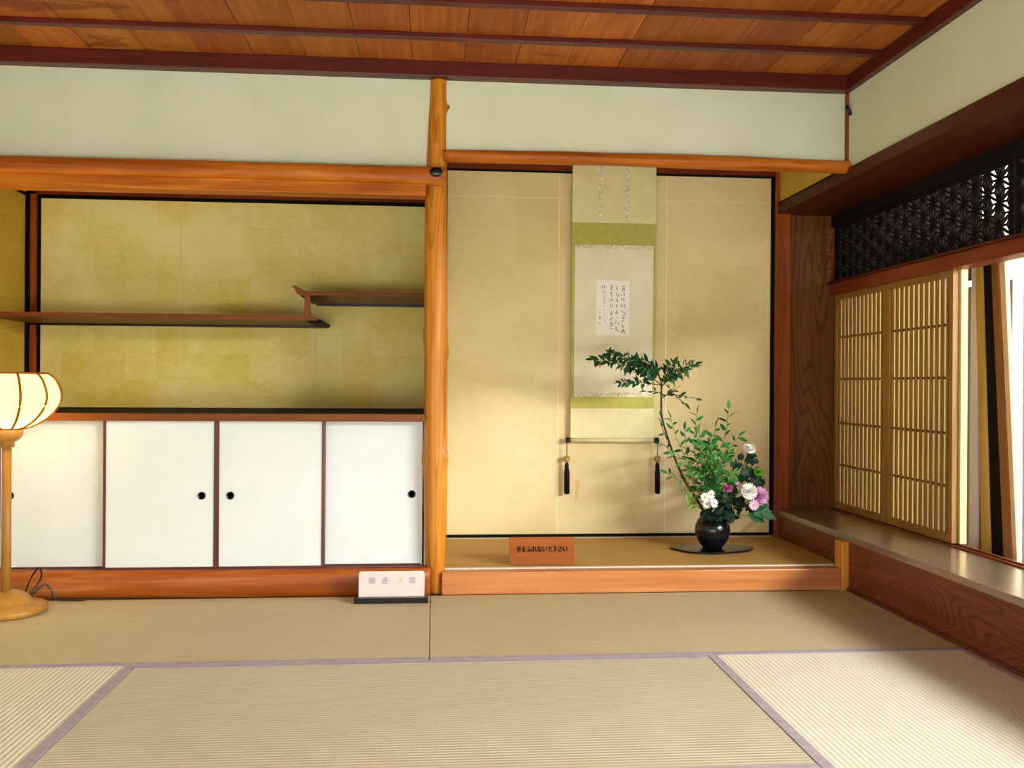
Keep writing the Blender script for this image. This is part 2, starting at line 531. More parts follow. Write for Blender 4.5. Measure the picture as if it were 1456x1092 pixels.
# tokobashira: a peeled, knotty trunk
prof = [(2.30, -.015, .061), (2.20, -.018, .061), (2.05, -.025, .061), (1.95, -.030, .062), (1.88, -.031, .063), (1.7, -.033, .064), (1.5, -.035, .066), (1.38, -.035, .067), (1.2, -.035, .067),
        (1.15, -.036, .070), (1.08, -.035, .067), (0.9, -.034, .069), (0.75, -.034, .071), (0.64, -.034, .072), (0.60, -.036, .075), (0.55, -.034, .072), (0.4, -.033, .070), (0.205, -.028, .068), (0.12, -.020, .064), (0.0, -.006, .060)]
bm = bmesh.new()
rings = []
NS = 230
for i in range(NS + 1):
    z = 2.30 * (1 - i / NS)
    for (za, a0, b0), (zb, a1, b1) in zip(prof, prof[1:]):
        if zb <= z <= za:
            s = (za - z) / (za - zb)
            l, r = a0 + (a1 - a0) * s, b0 + (b1 - b0) * s
            break
    cx, rad = (l + r) / 2, (r - l) / 2
    ring = []
    for k in range(28):
        a = 2 * math.pi * k / 28
        rr = rad * (1 + 0.025 * math.sin(3 * a + z * 2.2) + 0.015 * math.sin(5 * a + z * 7))
        for (kz, ka, kh, kw) in ((2.165, -0.1, 0.42, 0.022), (2.155, 4.4, 0.14, 0.02), (2.00, 4.6, 0.14, 0.014), (1.08, -0.1, 0.18, 0.03), (0.62, 5.7, 0.16, 0.03), (0.56, 5.5, 0.10, 0.03), (1.27, 5.8, 0.08, 0.02), (0.60, 3.2, 0.12, 0.06), (1.15, 3.1, 0.10, 0.05)):
            da = (a - ka % (2 * math.pi) + math.pi) % (2 * math.pi) - math.pi
            rr += rad * kh * math.exp(-((z - kz) / kw) ** 2 - (da / 0.3) ** 2)
        ring.append(bm.verts.new((cx + rr * math.cos(a), 0.045 + rr * math.sin(a) * 1.05, z)))
    rings.append(ring)
for a, b in zip(rings, rings[1:]):
    for k in range(28):
        bm.faces.new((a[k], a[(k + 1) % 28], b[(k + 1) % 28], b[k]))
bm.faces.new(rings[0])
bm.faces.new(rings[-1])
ap = obj('alcove_post', bm, M_post, None, True)
tag(ap, 'knotty peeled log post standing between the shelf alcove and the scroll alcove', 'post')
knot_m = plain('knot_wood', '#8a4a18', 0.5, 0.3)
for (kx, kz, s) in ((0.066, 2.168, 0.007), (0.058, 0.588, 0.006)):
    kb = bmesh.new()
    bmesh.ops.create_uvsphere(kb, u_segments=10, v_segments=6, radius=s)
    ky = 0.045 - math.sqrt(max(0.0, 0.051 ** 2 - (kx - 0.018) ** 2)) * 0.98
    bmesh.ops.transform(kb, matrix=Matrix.Translation((kx, ky, kz)) @ Matrix.Diagonal((1, 0.5, 1.3, 1)), verts=kb.verts)
    obj('knot', kb, knot_m, ap, True)


# ------------------------------------------------------------------ tatami mats
def mat_thing(x0, x1, y0, y1, m, label, borders):
    t = thing('tatami_mat', ((x0 + x1) / 2, (y0 + y1) / 2, -0.055), label, 'mat', 'tatami mats on the floor')
    g = 0.0015
    obj('straw_surface', box(x0 + g, x1 - g, y0 + g, y1 - g, -0.054, 0.0, 0.0015), m, t)
    bw = 0.034
    for s in borders:
        if s == 'f':
            b = box(x0 + g, x1 - g, y0 + g, y0 + bw, -0.03, 0.0012)
        elif s == 'b':
            b = box(x0 + g, x1 - g, y1 - bw, y1 - g, -0.03, 0.0012)
        elif s == 'l':
            b = box(x0 + g, x0 + bw, y0 + g, y1 - g, -0.03, 0.0012)
        else:
            b = box(x1 - bw, x1 - g, y0 + g, y1 - g, -0.03, 0.0012)
        obj('cloth_border', b, M_border, t)


mat_thing(-1.93, 0.0, Y1, -0.012, M_tat_x, 'tatami mat running along the front of the white cupboard', 'f')
mat_thing(0.0, W - 0.002, Y1, -0.012, M_tat_x, 'tatami mat running along the front of the scroll alcove sill', 'f')
mat_thing(XL, XR, Y1 - 0.957, Y1, M_tat_m, 'middle foreground tatami mat with crosswise weave between the two pale mats', 'fb')
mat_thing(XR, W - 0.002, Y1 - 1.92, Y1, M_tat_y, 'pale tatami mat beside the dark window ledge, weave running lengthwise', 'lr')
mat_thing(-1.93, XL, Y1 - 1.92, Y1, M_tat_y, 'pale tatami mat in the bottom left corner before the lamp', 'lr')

# ------------------------------------------------------------------ alcove goza mat
t = thing('alcove_mat', (0.95, 0.45, 0.098), 'thin straw mat covering the raised scroll alcove floor', 'mat')
obj('straw_surface', box(0.06, W - 0.03, 0.075, D - 0.035, 0.0985, 0.104), M_goza, t)
obj('pale_edge', box(0.06, W - 0.04, 0.055, 0.075, 0.0985, 0.1055), M_paleedge, t, label='frayed whitish front edge')
obj('pale_edge', box(0.06, W - 0.03, D - 0.035, D - 0.013, 0.0985, 0.106), M_paleedge, t, label='frayed whitish back edge')

# ------------------------------------------------------------------ low cupboard with sliding doors
cab = thing('low_cupboard', (-1.05, 0.03, 0.12), 'built-in low cupboard with four white sliding doors below the staggered shelf', 'cupboard')
obj('top_board', box(-2.085, -0.025, 0.0, 0.06, 0.765, 0.798, 0.003), M_shelf, cab)
obj('inner_board', box(-2.085, -0.03, 0.06, D, 0.77, 0.797), M_dark, cab, label='black top surface')
obj('carcass', box(-2.085, -0.03, 0.10, D, 0.1, 0.76), M_dark, cab)
obj('bottom_rail', box(-2.085, -0.025, 0.02, 0.10, 0.108, 0.122), M_stile, cab)
doors = [(-1.862, -1.402, 0.062, -1.812, 'lr'), (-1.412, -0.933, 0.032, -0.996, 'lr'), (-0.933, -0.468, 0.032, -0.874, 'lr'), (-0.478, -0.034, 0.062, -0.085, 'l')]
for x0, x1, y, px, fr in doors:
    d = obj('sliding_door', box(x0 + 0.004, x1 - 0.004, y, y + 0.02, 0.1225, 0.764), M_white, cab)
    for s in fr:
        xs = (x0 - 0.0005, x0 + 0.0115) if s == 'l' else (x1 - 0.0115, x1 + 0.0005)
        obj('stile', box(xs[0], xs[1], y - 0.003, y + 0.02, 0.1222, 0.7645), M_stile, d)
    obj('bottom_edge', box(x0 + 0.011, x1 - 0.011, y - 0.003, y + 0.02, 0.1222, 0.129), M_stile, d)
    z = 0.4385
    fb = bmesh.new()
    ring = lathe([(0.0, 0), (0.012, 0), (0.0135, 0.0035), (0.0165, 0.004), (0.0175, 0.0)], 0, 0, 24, fb)
    bmesh.ops.transform(fb, matrix=Matrix.Translation((px, y, z)) @ Matrix.Rotation(math.pi / 2, 4, 'X'), verts=fb.verts)
    obj('finger_pull', fb, M_black, d, True)
obj('corner_stile', box(-2.085, -1.865, 0.03, 0.09, 0.12, 0.765), M_white, cab)

# ------------------------------------------------------------------ staggered shelf
sh = thing('staggered_shelf', (-1.0, 0.6, 1.24), 'staggered brown wooden shelf on the gold papered alcove wall', 'shelf')
obj('lower_board', extrude_poly([(-2.08, 1.235), (-0.548, 1.235), (-0.548, 1.240), (-0.585, 1.258), (-2.08, 1.258)], 'y', 0.4, D - 0.012), M_shelf, sh)
obj('upper_board', box(-0.625, -0.03, 0.4, D - 0.012, 1.354, 1.372, 0.002), M_shelf, sh)
obj('strut', box(-0.612, -0.585, 0.405, 0.43, 1.258, 1.354), M_shelf, sh)
curl = [(-0.59, 1.352), (-0.628, 1.352), (-0.647, 1.362), (-0.65, 1.372), (-0.654, 1.384), (-0.668, 1.394), (-0.665, 1.401), (-0.655, 1.402), (-0.63, 1.388), (-0.61, 1.377), (-0.59, 1.373)]
obj('curled_end', extrude_poly(curl, 'y', 0.398, D - 0.012), M_shelf, sh)
obj('end_cap', extrude_poly([(-0.60, 1.226), (-0.552, 1.226), (-0.543, 1.229), (-0.539, 1.2365), (-0.543, 1.244), (-0.552, 1.247), (-0.60, 1.247)], 'y', 0.47, D - 0.012), M_blackmatte, sh, label='rounded black end cap')
obj('wall_cleat', box(-2.08, -0.56, D - 0.03, D - 0.011, 1.224, 1.2345), M_black, sh, label='black cleat against the wall')
obj('wall_cleat', box(-0.61, -0.03, D - 0.03, D - 0.011, 1.342, 1.3535), M_black, sh, label='black cleat against the wall')

# ------------------------------------------------------------------ hanging scroll
Ys = D - 0.034
sc = thing('hanging_scroll', (0.98, Ys, 0.64), 'hanging calligraphy scroll with green silk bands in the alcove', 'scroll')
silk = plain('scroll_beige_silk', '#e2d7a8', 0.8, 0.15, col2='#d8cc9c', vs_=8)
green = plain('scroll_green_silk', '#b9b25e', 0.8, 0.15, col2='#b0a852', vs_=30)
ivory = plain('scroll_ivory', '#e6dfc4', 0.85, 0.1, col2='#ddd6b6', vs_=5)
brocade = plain('brocade_strip', '#f0ead0', 0.7, 0.2, col2='#b8ae84', vs_=90)
paperw = plain('calligraphy_paper', '#eeece2', 0.9, 0.1)
ink = plain('ink', '#14120e', 0.8, 0.1)
ink_soft = plain('ink_thin', '#3a362a', 0.8, 0.1)


def sx_(px):                       # the scroll hangs 4 mm out of plumb, like in the room
    return px


def band(name, xa, xb, za, zb, m, y=0.0, th=0.0015, lab=None):
    k = 0.0045 / 1.5
    def xs(x, z):
        return x - (2.13 - z) * k
    bm = bmesh.new()
    extrude_poly([(xs(xa, za), za), (xs(xb, za), za), (xs(xb, zb), zb), (xs(xa, zb), zb)], 'y', Ys - y - th, Ys - y, bm)
    return obj(name, bm, m, sc, label=lab)


band('upper_cloth', 0.752, 1.212, 1.812, 2.19, silk)
band('green_band', 0.752, 1.211, 0.806, 1.812, green)
for xa in (0.897, 1.042):
    band('hanging_strip', xa, xa + 0.022, 1.812, 2.185, brocade, 0.0016, 0.001, 'narrow white brocade strip')
hs = band('picture_ground', 0.769, 1.200, 0.868, 1.692, ivory, 0.0016, 0.0008)
band('brocade_edge', 0.769, 1.200, 1.672, 1.692, brocade, 0.0025, 0.0006)
band('brocade_edge', 0.769, 1.200, 0.868, 0.892, brocade, 0.0025, 0.0006)
band('lower_cloth', 0.7535, 1.2115, 0.645, 0.806, silk)
cal = band('calligraphy_sheet', 0.887, 1.070, 1.203, 1.500, paperw, 0.0026, 0.0006)


def PX(x, y):                      # stroke sheet units (26 per unit of lettering grid) -> scroll plane
    return (0.869 + x * 0.003896 / 26 - 0.0008, 1.515 - y * 0.00389 / 26)


def stroke(bm, pts, w):
    pts = [Vector((PX(*p)[0], 0, PX(*p)[1])) for p in pts]
    pts = smooth_path(pts, 3) if len(pts) > 2 else pts
    L = []
    Rr = []
    n = len(pts)
    for i, p in enumerate(pts):
        d = (pts[min(i + 1, n - 1)] - pts[max(i - 1, 0)]).normalized()
        nn = Vector((-d.z, 0, d.x))
        ww = w * (0.55 + 0.45 * math.sin(math.pi * min(1, (i + 0.6) / n)))
        L.append(bm.verts.new(p + nn * ww + Vector((0, Ys - 0.0034, 0))))
        Rr.append(bm.verts.new(p - nn * ww + Vector((0, Ys - 0.0034, 0))))
    for i in range(n - 1):
        bm.faces.new((L[i], L[i + 1], Rr[i + 1], Rr[i]))


cols = [
    ([[(1080, 320), (1110, 290), (1140, 330)], [(1060, 360), (1075, 480)], [(1140, 350), (1130, 480)], [(1065, 480), (1120, 485)], [(1070, 400), (1130, 400)], [(1000, 600), (1060, 640)], [(1100, 560), (1130, 590), (1170, 590)], [(1140, 600), (1130, 660)],
      [(1140, 710), (1110, 800), (1160, 850)], [(1040, 720), (1045, 840)], [(1110, 930), (1160, 1000), (1165, 1090)], [(1030, 960), (1040, 1050), (1080, 1000)], [(1050, 1200), (1090, 1240), (1060, 1260)], [(1120, 1262), (1190, 1262)], [(1070, 1360), (1160, 1330), (1160, 1360)],
      [(1100, 1380), (1110, 1440)], [(1050, 1470), (1180, 1440)], [(1110, 1510), (1080, 1600)], [(1140, 1620), (1160, 1630)], [(1080, 1690), (1090, 1780)], [(1050, 1800), (1140, 1740)], [(1110, 1850), (1060, 1960), (1030, 1990)], [(1110, 1860), (1140, 1960), (1190, 2030)], [(1060, 1930), (1100, 1950)]], 0.0016),
    ([[(870, 300), (850, 430)], [(880, 370), (885, 440)], [(900, 470), (925, 480)], [(860, 540), (865, 660), (930, 650), (920, 600)], [(895, 740), (850, 800), (910, 790)], [(820, 860), (870, 830), (930, 880)], [(870, 940), (845, 1020), (880, 1060)], [(850, 1050), (900, 1050)], [(870, 1170), (840, 1260), (835, 1330)],
      [(840, 1250), (900, 1290), (900, 1350)], [(890, 1440), (900, 1470)], [(835, 1570), (825, 1680)], [(910, 1590), (905, 1640), (950, 1700)], [(870, 1780), (815, 1840)], [(850, 1830), (840, 1940)], [(920, 1850), (890, 1900), (935, 1960)]], 0.0015),
    ([[(650, 275), (700, 270), (690, 320)], [(660, 300), (670, 460)], [(640, 390), (690, 370)], [(690, 510), (650, 590)], [(610, 540), (690, 600)], [(630, 660), (710, 660)], [(690, 720), (680, 850)], [(605, 800), (610, 880)], [(650, 780), (720, 840)], [(640, 940), (630, 1130)], [(710, 960), (715, 1080)],
      [(660, 1200), (700, 1260), (620, 1340), (740, 1335)], [(715, 1410), (610, 1540)], [(680, 1530), (720, 1545)], [(660, 1590), (620, 1660), (680, 1650)], [(700, 1640), (690, 1750)], [(610, 1770), (730, 1700)], [(610, 1830), (670, 1860), (720, 1830)], [(630, 1960), (660, 1980)], [(730, 1980), (750, 1990)]], 0.0015),
    ([[(345, 270), (320, 350), (355, 400)], [(430, 270), (400, 340), (460, 380)], [(420, 440), (325, 540)], [(410, 520), (465, 560)]], 0.0014),
]
for strokes, w in cols:
    bm = bmesh.new()
    for s in strokes:
        stroke(bm, s, w)
    obj('ink_writing', bm, ink, cal)
bm = bmesh.new()
for s in ([(400, 600), (405, 740)], [(380, 760), (430, 740)], [(405, 800), (400, 960)], [(385, 830), (415, 900)], [(420, 1010), (430, 1060)], [(380, 1050), (400, 1030)], [(390, 1180), (430, 1160)], [(400, 1280), (410, 1360)], [(395, 1420), (430, 1430)], [(425, 1510), (430, 1580)], [(245, 1090), (240, 1170)], [(230, 1270), (270, 1260)]):
    stroke(bm, s, 0.0009)
obj('ink_writing', bm, ink_soft, cal)
bm = bmesh.new()
for s in ([(210, 1420), (290, 1420)], [(210, 1455), (290, 1455)], [(210, 1490), (300, 1490)], [(250, 1400), (250, 1500)]):
    stroke(bm, s, 0.0013)
obj('red_seal', bm, plain('seal_red', '#b8582c', 0.8, 0.1), cal)
bm = bmesh.new()
stroke(bm, [(205, 1650), (275, 1650)], 0.004)
obj('pale_seal', bm, plain('seal_tan', '#bfa480', 0.8, 0.1), cal)
bm = bmesh.new()
for i in range(24):
    a = 2 * math.pi * i / 24
cx0, cz0, rr0 = 0.908, 1.037, 0.0095
vsd = [bm.verts.new((cx0 + rr0 * math.cos(2 * math.pi * i / 20), Ys - 0.0026, cz0 + rr0 * math.sin(2 * math.pi * i / 20))) for i in range(20)]
bm.faces.new(vsd)
obj('red_seal', bm, plain('seal_pink', '#dc9478', 0.8, 0.1), hs)
bm = bmesh.new()
for i, (dx, dz) in enumerate(((0.925, 1.146), (0.942, 1.152), (0.957, 1.153), (0.972, 1.152), (0.988, 1.149), (1.0, 1.145), (0.9, 1.137), (0.89, 1.125))):
    q = [bm.verts.new((dx + a * 0.0018, Ys - 0.0026, dz + b * 0.003)) for a, b in ((-1, -1), (1, -1), (1, 1), (-1, 1))]
    bm.faces.new(q)
obj('painted_dots', bm, plain('soft_ink', '#8a8468', 0.8, 0.1), hs, kind='stuff')
bm = bmesh.new()
tube([(0.745, Ys - 0.006, 0.634), (1.208, Ys - 0.006, 0.634)], 0.011, 16, bm)
obj('roller', bm, silk, sc, True)
for xa, xb in ((0.722, 0.748), (1.205, 1.234)):
    bm = bmesh.new()
    tube([(xa, Ys - 0.006, 0.634), (xa + 0.002, Ys - 0.006, 0.634), (xb - 0.002, Ys - 0.006, 0.634), (xb, Ys - 0.006, 0.634)], [0.011, 0.0135, 0.0135, 0.012], 16, bm)
    obj('roller_knob', bm, M_black, sc, True, 'dark roller end knob')

gold = plain('weight_ball_ochre', '#b89a48', 0.35, 0.5, col2='#8a6a20', vs_=60)
tassel_m = plain('tassel_thread', '#1c0e14', 0.6, 0.2, col2='#0e080c', vs_=100)
for xw, lab in ((0.729, 'dark tasselled scroll weight hanging from the free left end of the scroll roller'), (1.2265, 'dark tasselled scroll weight hanging beside the tall branch of leaves')):
    w = thing('scroll_weight', (xw, Ys - 0.006, 0.34), lab, 'scroll weight', 'weights on the scroll roller')
    y = Ys - 0.006
    loop = [(xw + 0.0145 * math.sin(a), y, 0.634 + 0.0145 * math.cos(a)) for a in [i * math.pi / 6 for i in range(13)]]
    bm = tube([(xw, y - 0.0145 * 0, 0.6195), (xw, y, 0.55)], 0.0022, 6)
    for i in range(12):
        a0, a1 = i * math.pi / 6, (i + 1) * math.pi / 6
        tube([(xw, y + 0.0158 * math.sin(a0), 0.634 + 0.0158 * math.cos(a0)), (xw, y + 0.0158 * math.sin(a1), 0.634 + 0.0158 * math.cos(a1))], 0.002, 5, bm)
    obj('cord', bm, tassel_m, w, True)
    bm = bmesh.new()
    bmesh.ops.create_uvsphere(bm, u_segments=20, v_segments=12, radius=0.0185)
    bmesh.ops.translate(bm, verts=bm.verts, vec=(xw, y, 0.532))
    obj('ball', bm, gold, w, True, 'ochre ball')
    obj('tassel_knot', lathe([(0, 0.516), (0.006, 0.512), (0.012, 0.5), (0.011, 0.487), (0.013, 0.482)], xw, y, 14), tassel_m, w, True)
    bm = bmesh.new()
    for k in range(22):
        a, rr = k * 2.4, 0.013 * math.sqrt((k + 0.5) / 22)
        px, py = xw + rr * math.cos(a), y + rr * math.sin(a) * 0.8
        tube([(xw + rr * 0.6 * math.cos(a), y + rr * 0.5 * math.sin(a), 0.487), (px, py, 0.46), (px + 0.001, py, 0.345 + R.uniform(-0.004, 0.004))], 0.0032, 5, bm)
    obj('tassel', bm, tassel_m, w, True)

# ------------------------------------------------------------------ window ledge and screens at the right
lg = thing('window_ledge', (W, -1.7, 0.0), 'long dark wooden ledge with wavy grain below the paper screens', 'ledge')
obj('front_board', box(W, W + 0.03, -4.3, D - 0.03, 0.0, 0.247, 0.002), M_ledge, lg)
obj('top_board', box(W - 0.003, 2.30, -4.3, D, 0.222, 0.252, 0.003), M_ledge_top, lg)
for xg in (2.222, 2.262):
    obj('groove_rail', box(xg - 0.004, xg + 0.004, -4.3, D, 0.25, 0.259), M_corner, lg)
obj('foot_strip', box(W - 0.012, W, -4.3, -0.02, 0.0, 0.016), M_stile, lg)

paper_m = bpy.data.materials.new('shoji_paper')
paper_m.use_nodes = True
pt = paper_m.node_tree
pt.nodes.remove(pt.nodes['Principled BSDF'])
tr = N(pt, 'ShaderNodeBsdfTranslucent')
tr.inputs[0].default_value = lin('#f2e6c4')
df = N(pt, 'ShaderNodeBsdfDiffuse')
df.inputs[0].default_value = lin('#e8dcb4')
mx = N(pt, 'ShaderNodeMixShader')
mx.inputs[0].default_value = 0.25
pt.links.new(tr.outputs[0], mx.inputs[1])
pt.links.new(df.outputs[0], mx.inputs[2])
pt.links.new(mx.outputs[0], pt.nodes['Material Output'].inputs[0])


def shoji(y0, y1, x0, label, group='paper screens in the window'):
    t = thing('shoji_screen', (x0, (y0 + y1) / 2, 0.26), label, 'paper screen', group)
    z0, z1, th = 0.262, 1.44, 0.026
    obj('paper', box(x0 + 0.0175, x0 + 0.0182, y0 + 0.01, y1 - 0.01, z0 + 0.02, z1 - 0.02), paper_m, t)
    for a in (y0, y1 - 0.028):
        obj('stile', box(x0, x0 + th, a, a + 0.028, z0, z1), M_slat, t)
    obj('rail', box(x0 + 0.001, x0 + th - 0.001, y0 + 0.028, y1 - 0.028, z0, z0 + 0.035), M_slat, t)
    obj('rail', box(x0 + 0.001, x0 + th - 0.001, y0 + 0.028, y1 - 0.028, z1 - 0.03, z1), M_slat, t)
    n = 12
    first = None
    for i in range(n):
        y = y0 + 0.028 + (y1 - y0 - 0.056) * (i + 0.5) / n
        if first is None:
            first = obj('slat', box(x0 + 0.003, x0 + 0.0125, y - 0.0075, y + 0.0075, z0 + 0.035, z1 - 0.03), M_slat, t)
            yf = y
        else:
            c = first.copy()
            COL.objects.link(c)
            c.parent = t
            c.location = (0, y - yf, 0)
    for z in (1.205, 0.974, 0.732, 0.502):
        obj('crossbar', box(x0 + 0.0095, x0 + 0.0175, y0 + 0.028, y1 - 0.028, z - 0.006, z + 0.006), M_stile, t)


shoji(0.285, 0.872, 2.232, 'paper screen with close upright slats next to the wooden end panel')
shoji(-0.305, 0.284, 2.232, 'paper screen with close upright slats next to the open gap of the window')
struct('trim_11', box(2.262, 2.292, -0.318, -0.288, 0.26, 1.44, 0.002), plain('lit_screen_end', '#ead49a', 0.6, 0.2), 'pale upright for the daylit end of a second screen at the window gap')  # added for a second screen's end, daylight painted into its pale colour


def transom(y0, y1, label):
    """board pierced with the six-fold hemp-leaf pattern: a triangular grid, each triangle split in three, each third with a real hole"""
    z0, z1, x0, x1 = 1.512, 1.822, 2.238, 2.250
    t = thing('pierced_transom', (x0, (y0 + y1) / 2, z0), label, 'transom panel', 'pierced transoms over the window')
    fr = 0.022
    for a, b, c, d in ((y0, y0 + fr, z0, z1), (y1 - fr, y1, z0, z1), (y0 + fr, y1 - fr, z0, z0 + 0.014), (y0 + fr, y1 - fr, z1 - 0.014, z1)):
        obj('frame', box(x0 - 0.006, x1 + 0.006, a, b, c, d), M_dark, t)
    ya, yb, za, zb = y0 + fr, y1 - fr, z0 + 0.014, z1 - 0.014
    A = 0.094
    hh = A * math.sqrt(3) / 2
    bm = bmesh.new()
    def clampp(p):
        return (min(max(p[0], ya), yb), min(max(p[1], za), zb))
    def cell(tri):
        cx = sum(p[0] for p in tri) / 3
        cz = sum(p[1] for p in tri) / 3
        if not (ya - 0.005 < cx < yb + 0.005 and za - 0.005 < cz < zb + 0.005):
            return
        tri = [clampp(p) for p in tri]
        area2 = abs((tri[1][0] - tri[0][0]) * (tri[2][1] - tri[0][1]) - (tri[2][0] - tri[0][0]) * (tri[1][1] - tri[0][1]))
        if area2 < 2e-5:
            return
        per = sum(math.dist(tri[i], tri[(i + 1) % 3]) for i in range(3))
        rin = area2 / per
        la, lb, lc = math.dist(tri[1], tri[2]), math.dist(tri[2], tri[0]), math.dist(tri[0], tri[1])
        ic = [(la * tri[0][i] + lb * tri[1][i] + lc * tri[2][i]) / per for i in (0, 1)]
        k = max(0.0, 1 - 0.0036 / rin)
        ins = [(ic[0] + (p[0] - ic[0]) * k, ic[1] + (p[1] - ic[1]) * k) for p in tri]
        vo = [[bm.verts.new((xx, p[0], p[1])) for p in tri] for xx in (x0, x1)]
        vi = [[bm.verts.new((xx, p[0], p[1])) for p in ins] for xx in (x0, x1)]
        for i in range(3):
            j = (i + 1) % 3
            bm.faces.new((vo[0][i], vo[0][j], vi[0][j], vi[0][i]))
            bm.faces.new((vo[1][i], vi[1][i], vi[1][j], vo[1][j]))
            bm.faces.new((vi[0][i], vi[0][j], vi[1][j], vi[1][i]))
    nc = int((y1 - y0) / hh) + 2
    for i in range(-1, nc):
        for j in range(-1, 5):
            yy = ya + i * hh
            zz = za + j * A + (A / 2 if i % 2 else 0)
            p = (yy, zz)
            q = (yy, zz + A)
            for s in (1, -1):
                r = (yy + s * hh, zz + A / 2)
                c = ((p[0] + q[0] + r[0]) / 3, (p[1] + q[1] + r[1]) / 3)
                for e in ((p, q, c), (q, r, c), (r, p, c)):
                    cell(list(e))
    obj('pierced_board', bm, M_dark, t, kind='stuff')


transom(-0.715, 0.875, 'dark transom pierced with hemp-leaf stars above the closed paper screens')
transom(-2.32, -0.73, 'dark pierced transom cut off by the right edge, above the open window gap')

# outside the window: shutter box, leaning planks, garden wall
sb_ = struct('wall_shutter_box', box(2.62, 2.70, 0.24, 3.0, 1.47, 2.7), M_dark, 'dark boarded shutter box outside the screens')
obj('bounce_panel', box(2.86, 2.92, 0.24, 3.0, -0.4, 1.47), plain('bounce_panel_pale', '#d8d0b8', 0.9, 0.1), sb_)  # unseen pale panel, added and set back to bring daylight to the screens
ext = plain('garden_wall_plaster', '#f2f2dc', 0.9, 0.1, col2='#e8ead0', vs_=2)
struct('wall_garden', box(5.4, 5.55, -6, 9, -0.4, 3.3), ext, 'bright sunlit plaster wall beyond the window')
gr = plain('garden_gravel', '#d8d2c2', 0.95, 0.1, col2='#bdb6a4', vs_=25)
bm = box(2.34, 5.4, -7, 9, -0.45, -0.4)
box(-6, 5.4, -12, -7, -0.45, -0.4, bm=bm)
struct('floor_garden', bm, gr, 'pale gravel ground outside')


def plank(name, yt0, yt1, yb0, yb1, x0, x1, m, label, z0=-0.05, z1=1.68):
    def at(a, b, z):
        s = (z - 0.22) / (1.49 - 0.22)
        return b + (a - b) * s
    bm = bmesh.new()
    v = []
    for z in (z0, z1):
        ya, yb = at(yt0, yb0, z), at(yt1, yb1, z)
        v.append([bm.verts.new(p) for p in ((x0, ya, z), (x1, ya, z), (x1, yb, z), (x0, yb, z))])
    bm.faces.new(v[0])
    bm.faces.new(v[1])
    for i in range(4):
        j = (i + 1) % 4
        bm.faces.new((v[0][i], v[0][j], v[1][j], v[1][i]))
    bmesh.ops.bevel(bm, geom=bm.edges[:], offset=0.002, segments=1, affect='EDGES')
    o = obj(name, bm, m)
    return tag(o, label, 'plank', 'planks leaning outside the window')


pk_y = wood('weathered_plank', '#a8842c', '#c4a048', '#d8b868', 'z', 20, 0.6)
pk_b = wood('brown_plank', '#7a4a1c', '#935c26', '#a87034', 'z', 30, 0.6)
pk_p = wood('lit_edge_wood', '#dcb488', '#e6c49c', '#f0d4b0', 'z', 30, 0.6)  # lit edge face of the brown plank, painted as paler wood
pk_l = plain('whitewashed_board', '#efe6ee', 0.8, 0.1)
plank('wooden_plank', -0.063, -0.118, -0.055, -0.121, 2.46, 2.48, pk_l, 'upright whitewashed board just outside the pale screen stile')
plank('wooden_plank', -0.115, -0.172, -0.10, -0.185, 2.47, 2.49, pk_b, 'reddish brown board behind the yellow plank outside the window')
plank('wooden_plank', -0.124, -0.172, -0.186, -0.248, 2.44, 2.46, pk_y, 'leaning yellow weathered plank between the whitewashed board and the black strip')
plank('wooden_plank', -0.170, -0.252, -0.246, -0.355, 2.45, 2.475, M_dark, 'leaning black strip outside the window')  # near-black strip built the same way as the planks
plank('wooden_plank', -0.25, -0.30, -0.353, -0.41, 2.435, 2.455, pk_b, 'leaning brown plank at the right of the black strip')
plank('wooden_plank', -0.30, -0.34, -0.41, -0.438, 2.44, 2.46, pk_p, 'leaning pale strip for the lit edge of the brown plank, outermost in the window gap')
struct('trim_10', box(2.36, 2.40, -0.66, -0.59, -0.4, 2.3), pk_l, 'pale post at the right edge of the window gap')
struct('ceiling_eaves', extrude_poly([(2.31, 2.78), (3.7, 2.50), (3.7, 2.54), (2.31, 2.84)], 'y', -7, 9), M_dark, 'dark underside of the eaves outside the window')
struct('floor_veranda', box(2.30, 2.95, -4.3, 1.0, -0.12, -0.05), M_corner, 'veranda boards outside the window')

# ------------------------------------------------------------------ signs
nb_ = thing('notice_board', (0.5125, 0.15, 0.104), 'reddish wooden notice with black Japanese lettering standing on the alcove mat', 'sign')
bm = box(0.362, 0.663, -0.006, 0.006, 0.0, 0.124, 0.0015)
tl = math.radians(-9)
M4 = Matrix.Translation((0, 0.125, 0.106)) @ Matrix.Rotation(tl, 4, 'X')
bmesh.ops.transform(bm, matrix=M4, verts=bm.verts)
obj('board', bm, wood('notice_wood', '#84400e', '#945018', '#a45e24', 'x', 20, 0.5, 0.15), nb_)
tx = text_bm('手をふれないで下さい', 0.0250, 0, 0, 0, 0.96, 0.0)
bmesh.ops.transform(tx, matrix=M4 @ Matrix.Translation((0.5125, -0.0068, 0.067)) @ Matrix.Diagonal((1, 1, 1.25, 1)), verts=tx.verts)
tm = bpy.data.meshes.new('tmp')
tx.to_mesh(tm)
for sx in (-0.0009, -0.0004, 0.0004, 0.0009):
    k0 = len(tx.verts)
    tx.from_mesh(tm)
    tx.verts.ensure_lookup_table()
    bmesh.ops.translate(tx, verts=tx.verts[k0:], vec=(sx, 0, sx * 0.6))
bpy.data.meshes.remove(tm)
obj('lettering', tx, ink, nb_)
bm = extrude_poly([(0.135, 0.104), (0.19, 0.104), (0.147, 0.2)], 'x', 0.49, 0.535)
obj('back_stand', bm, M_corner, nb_)

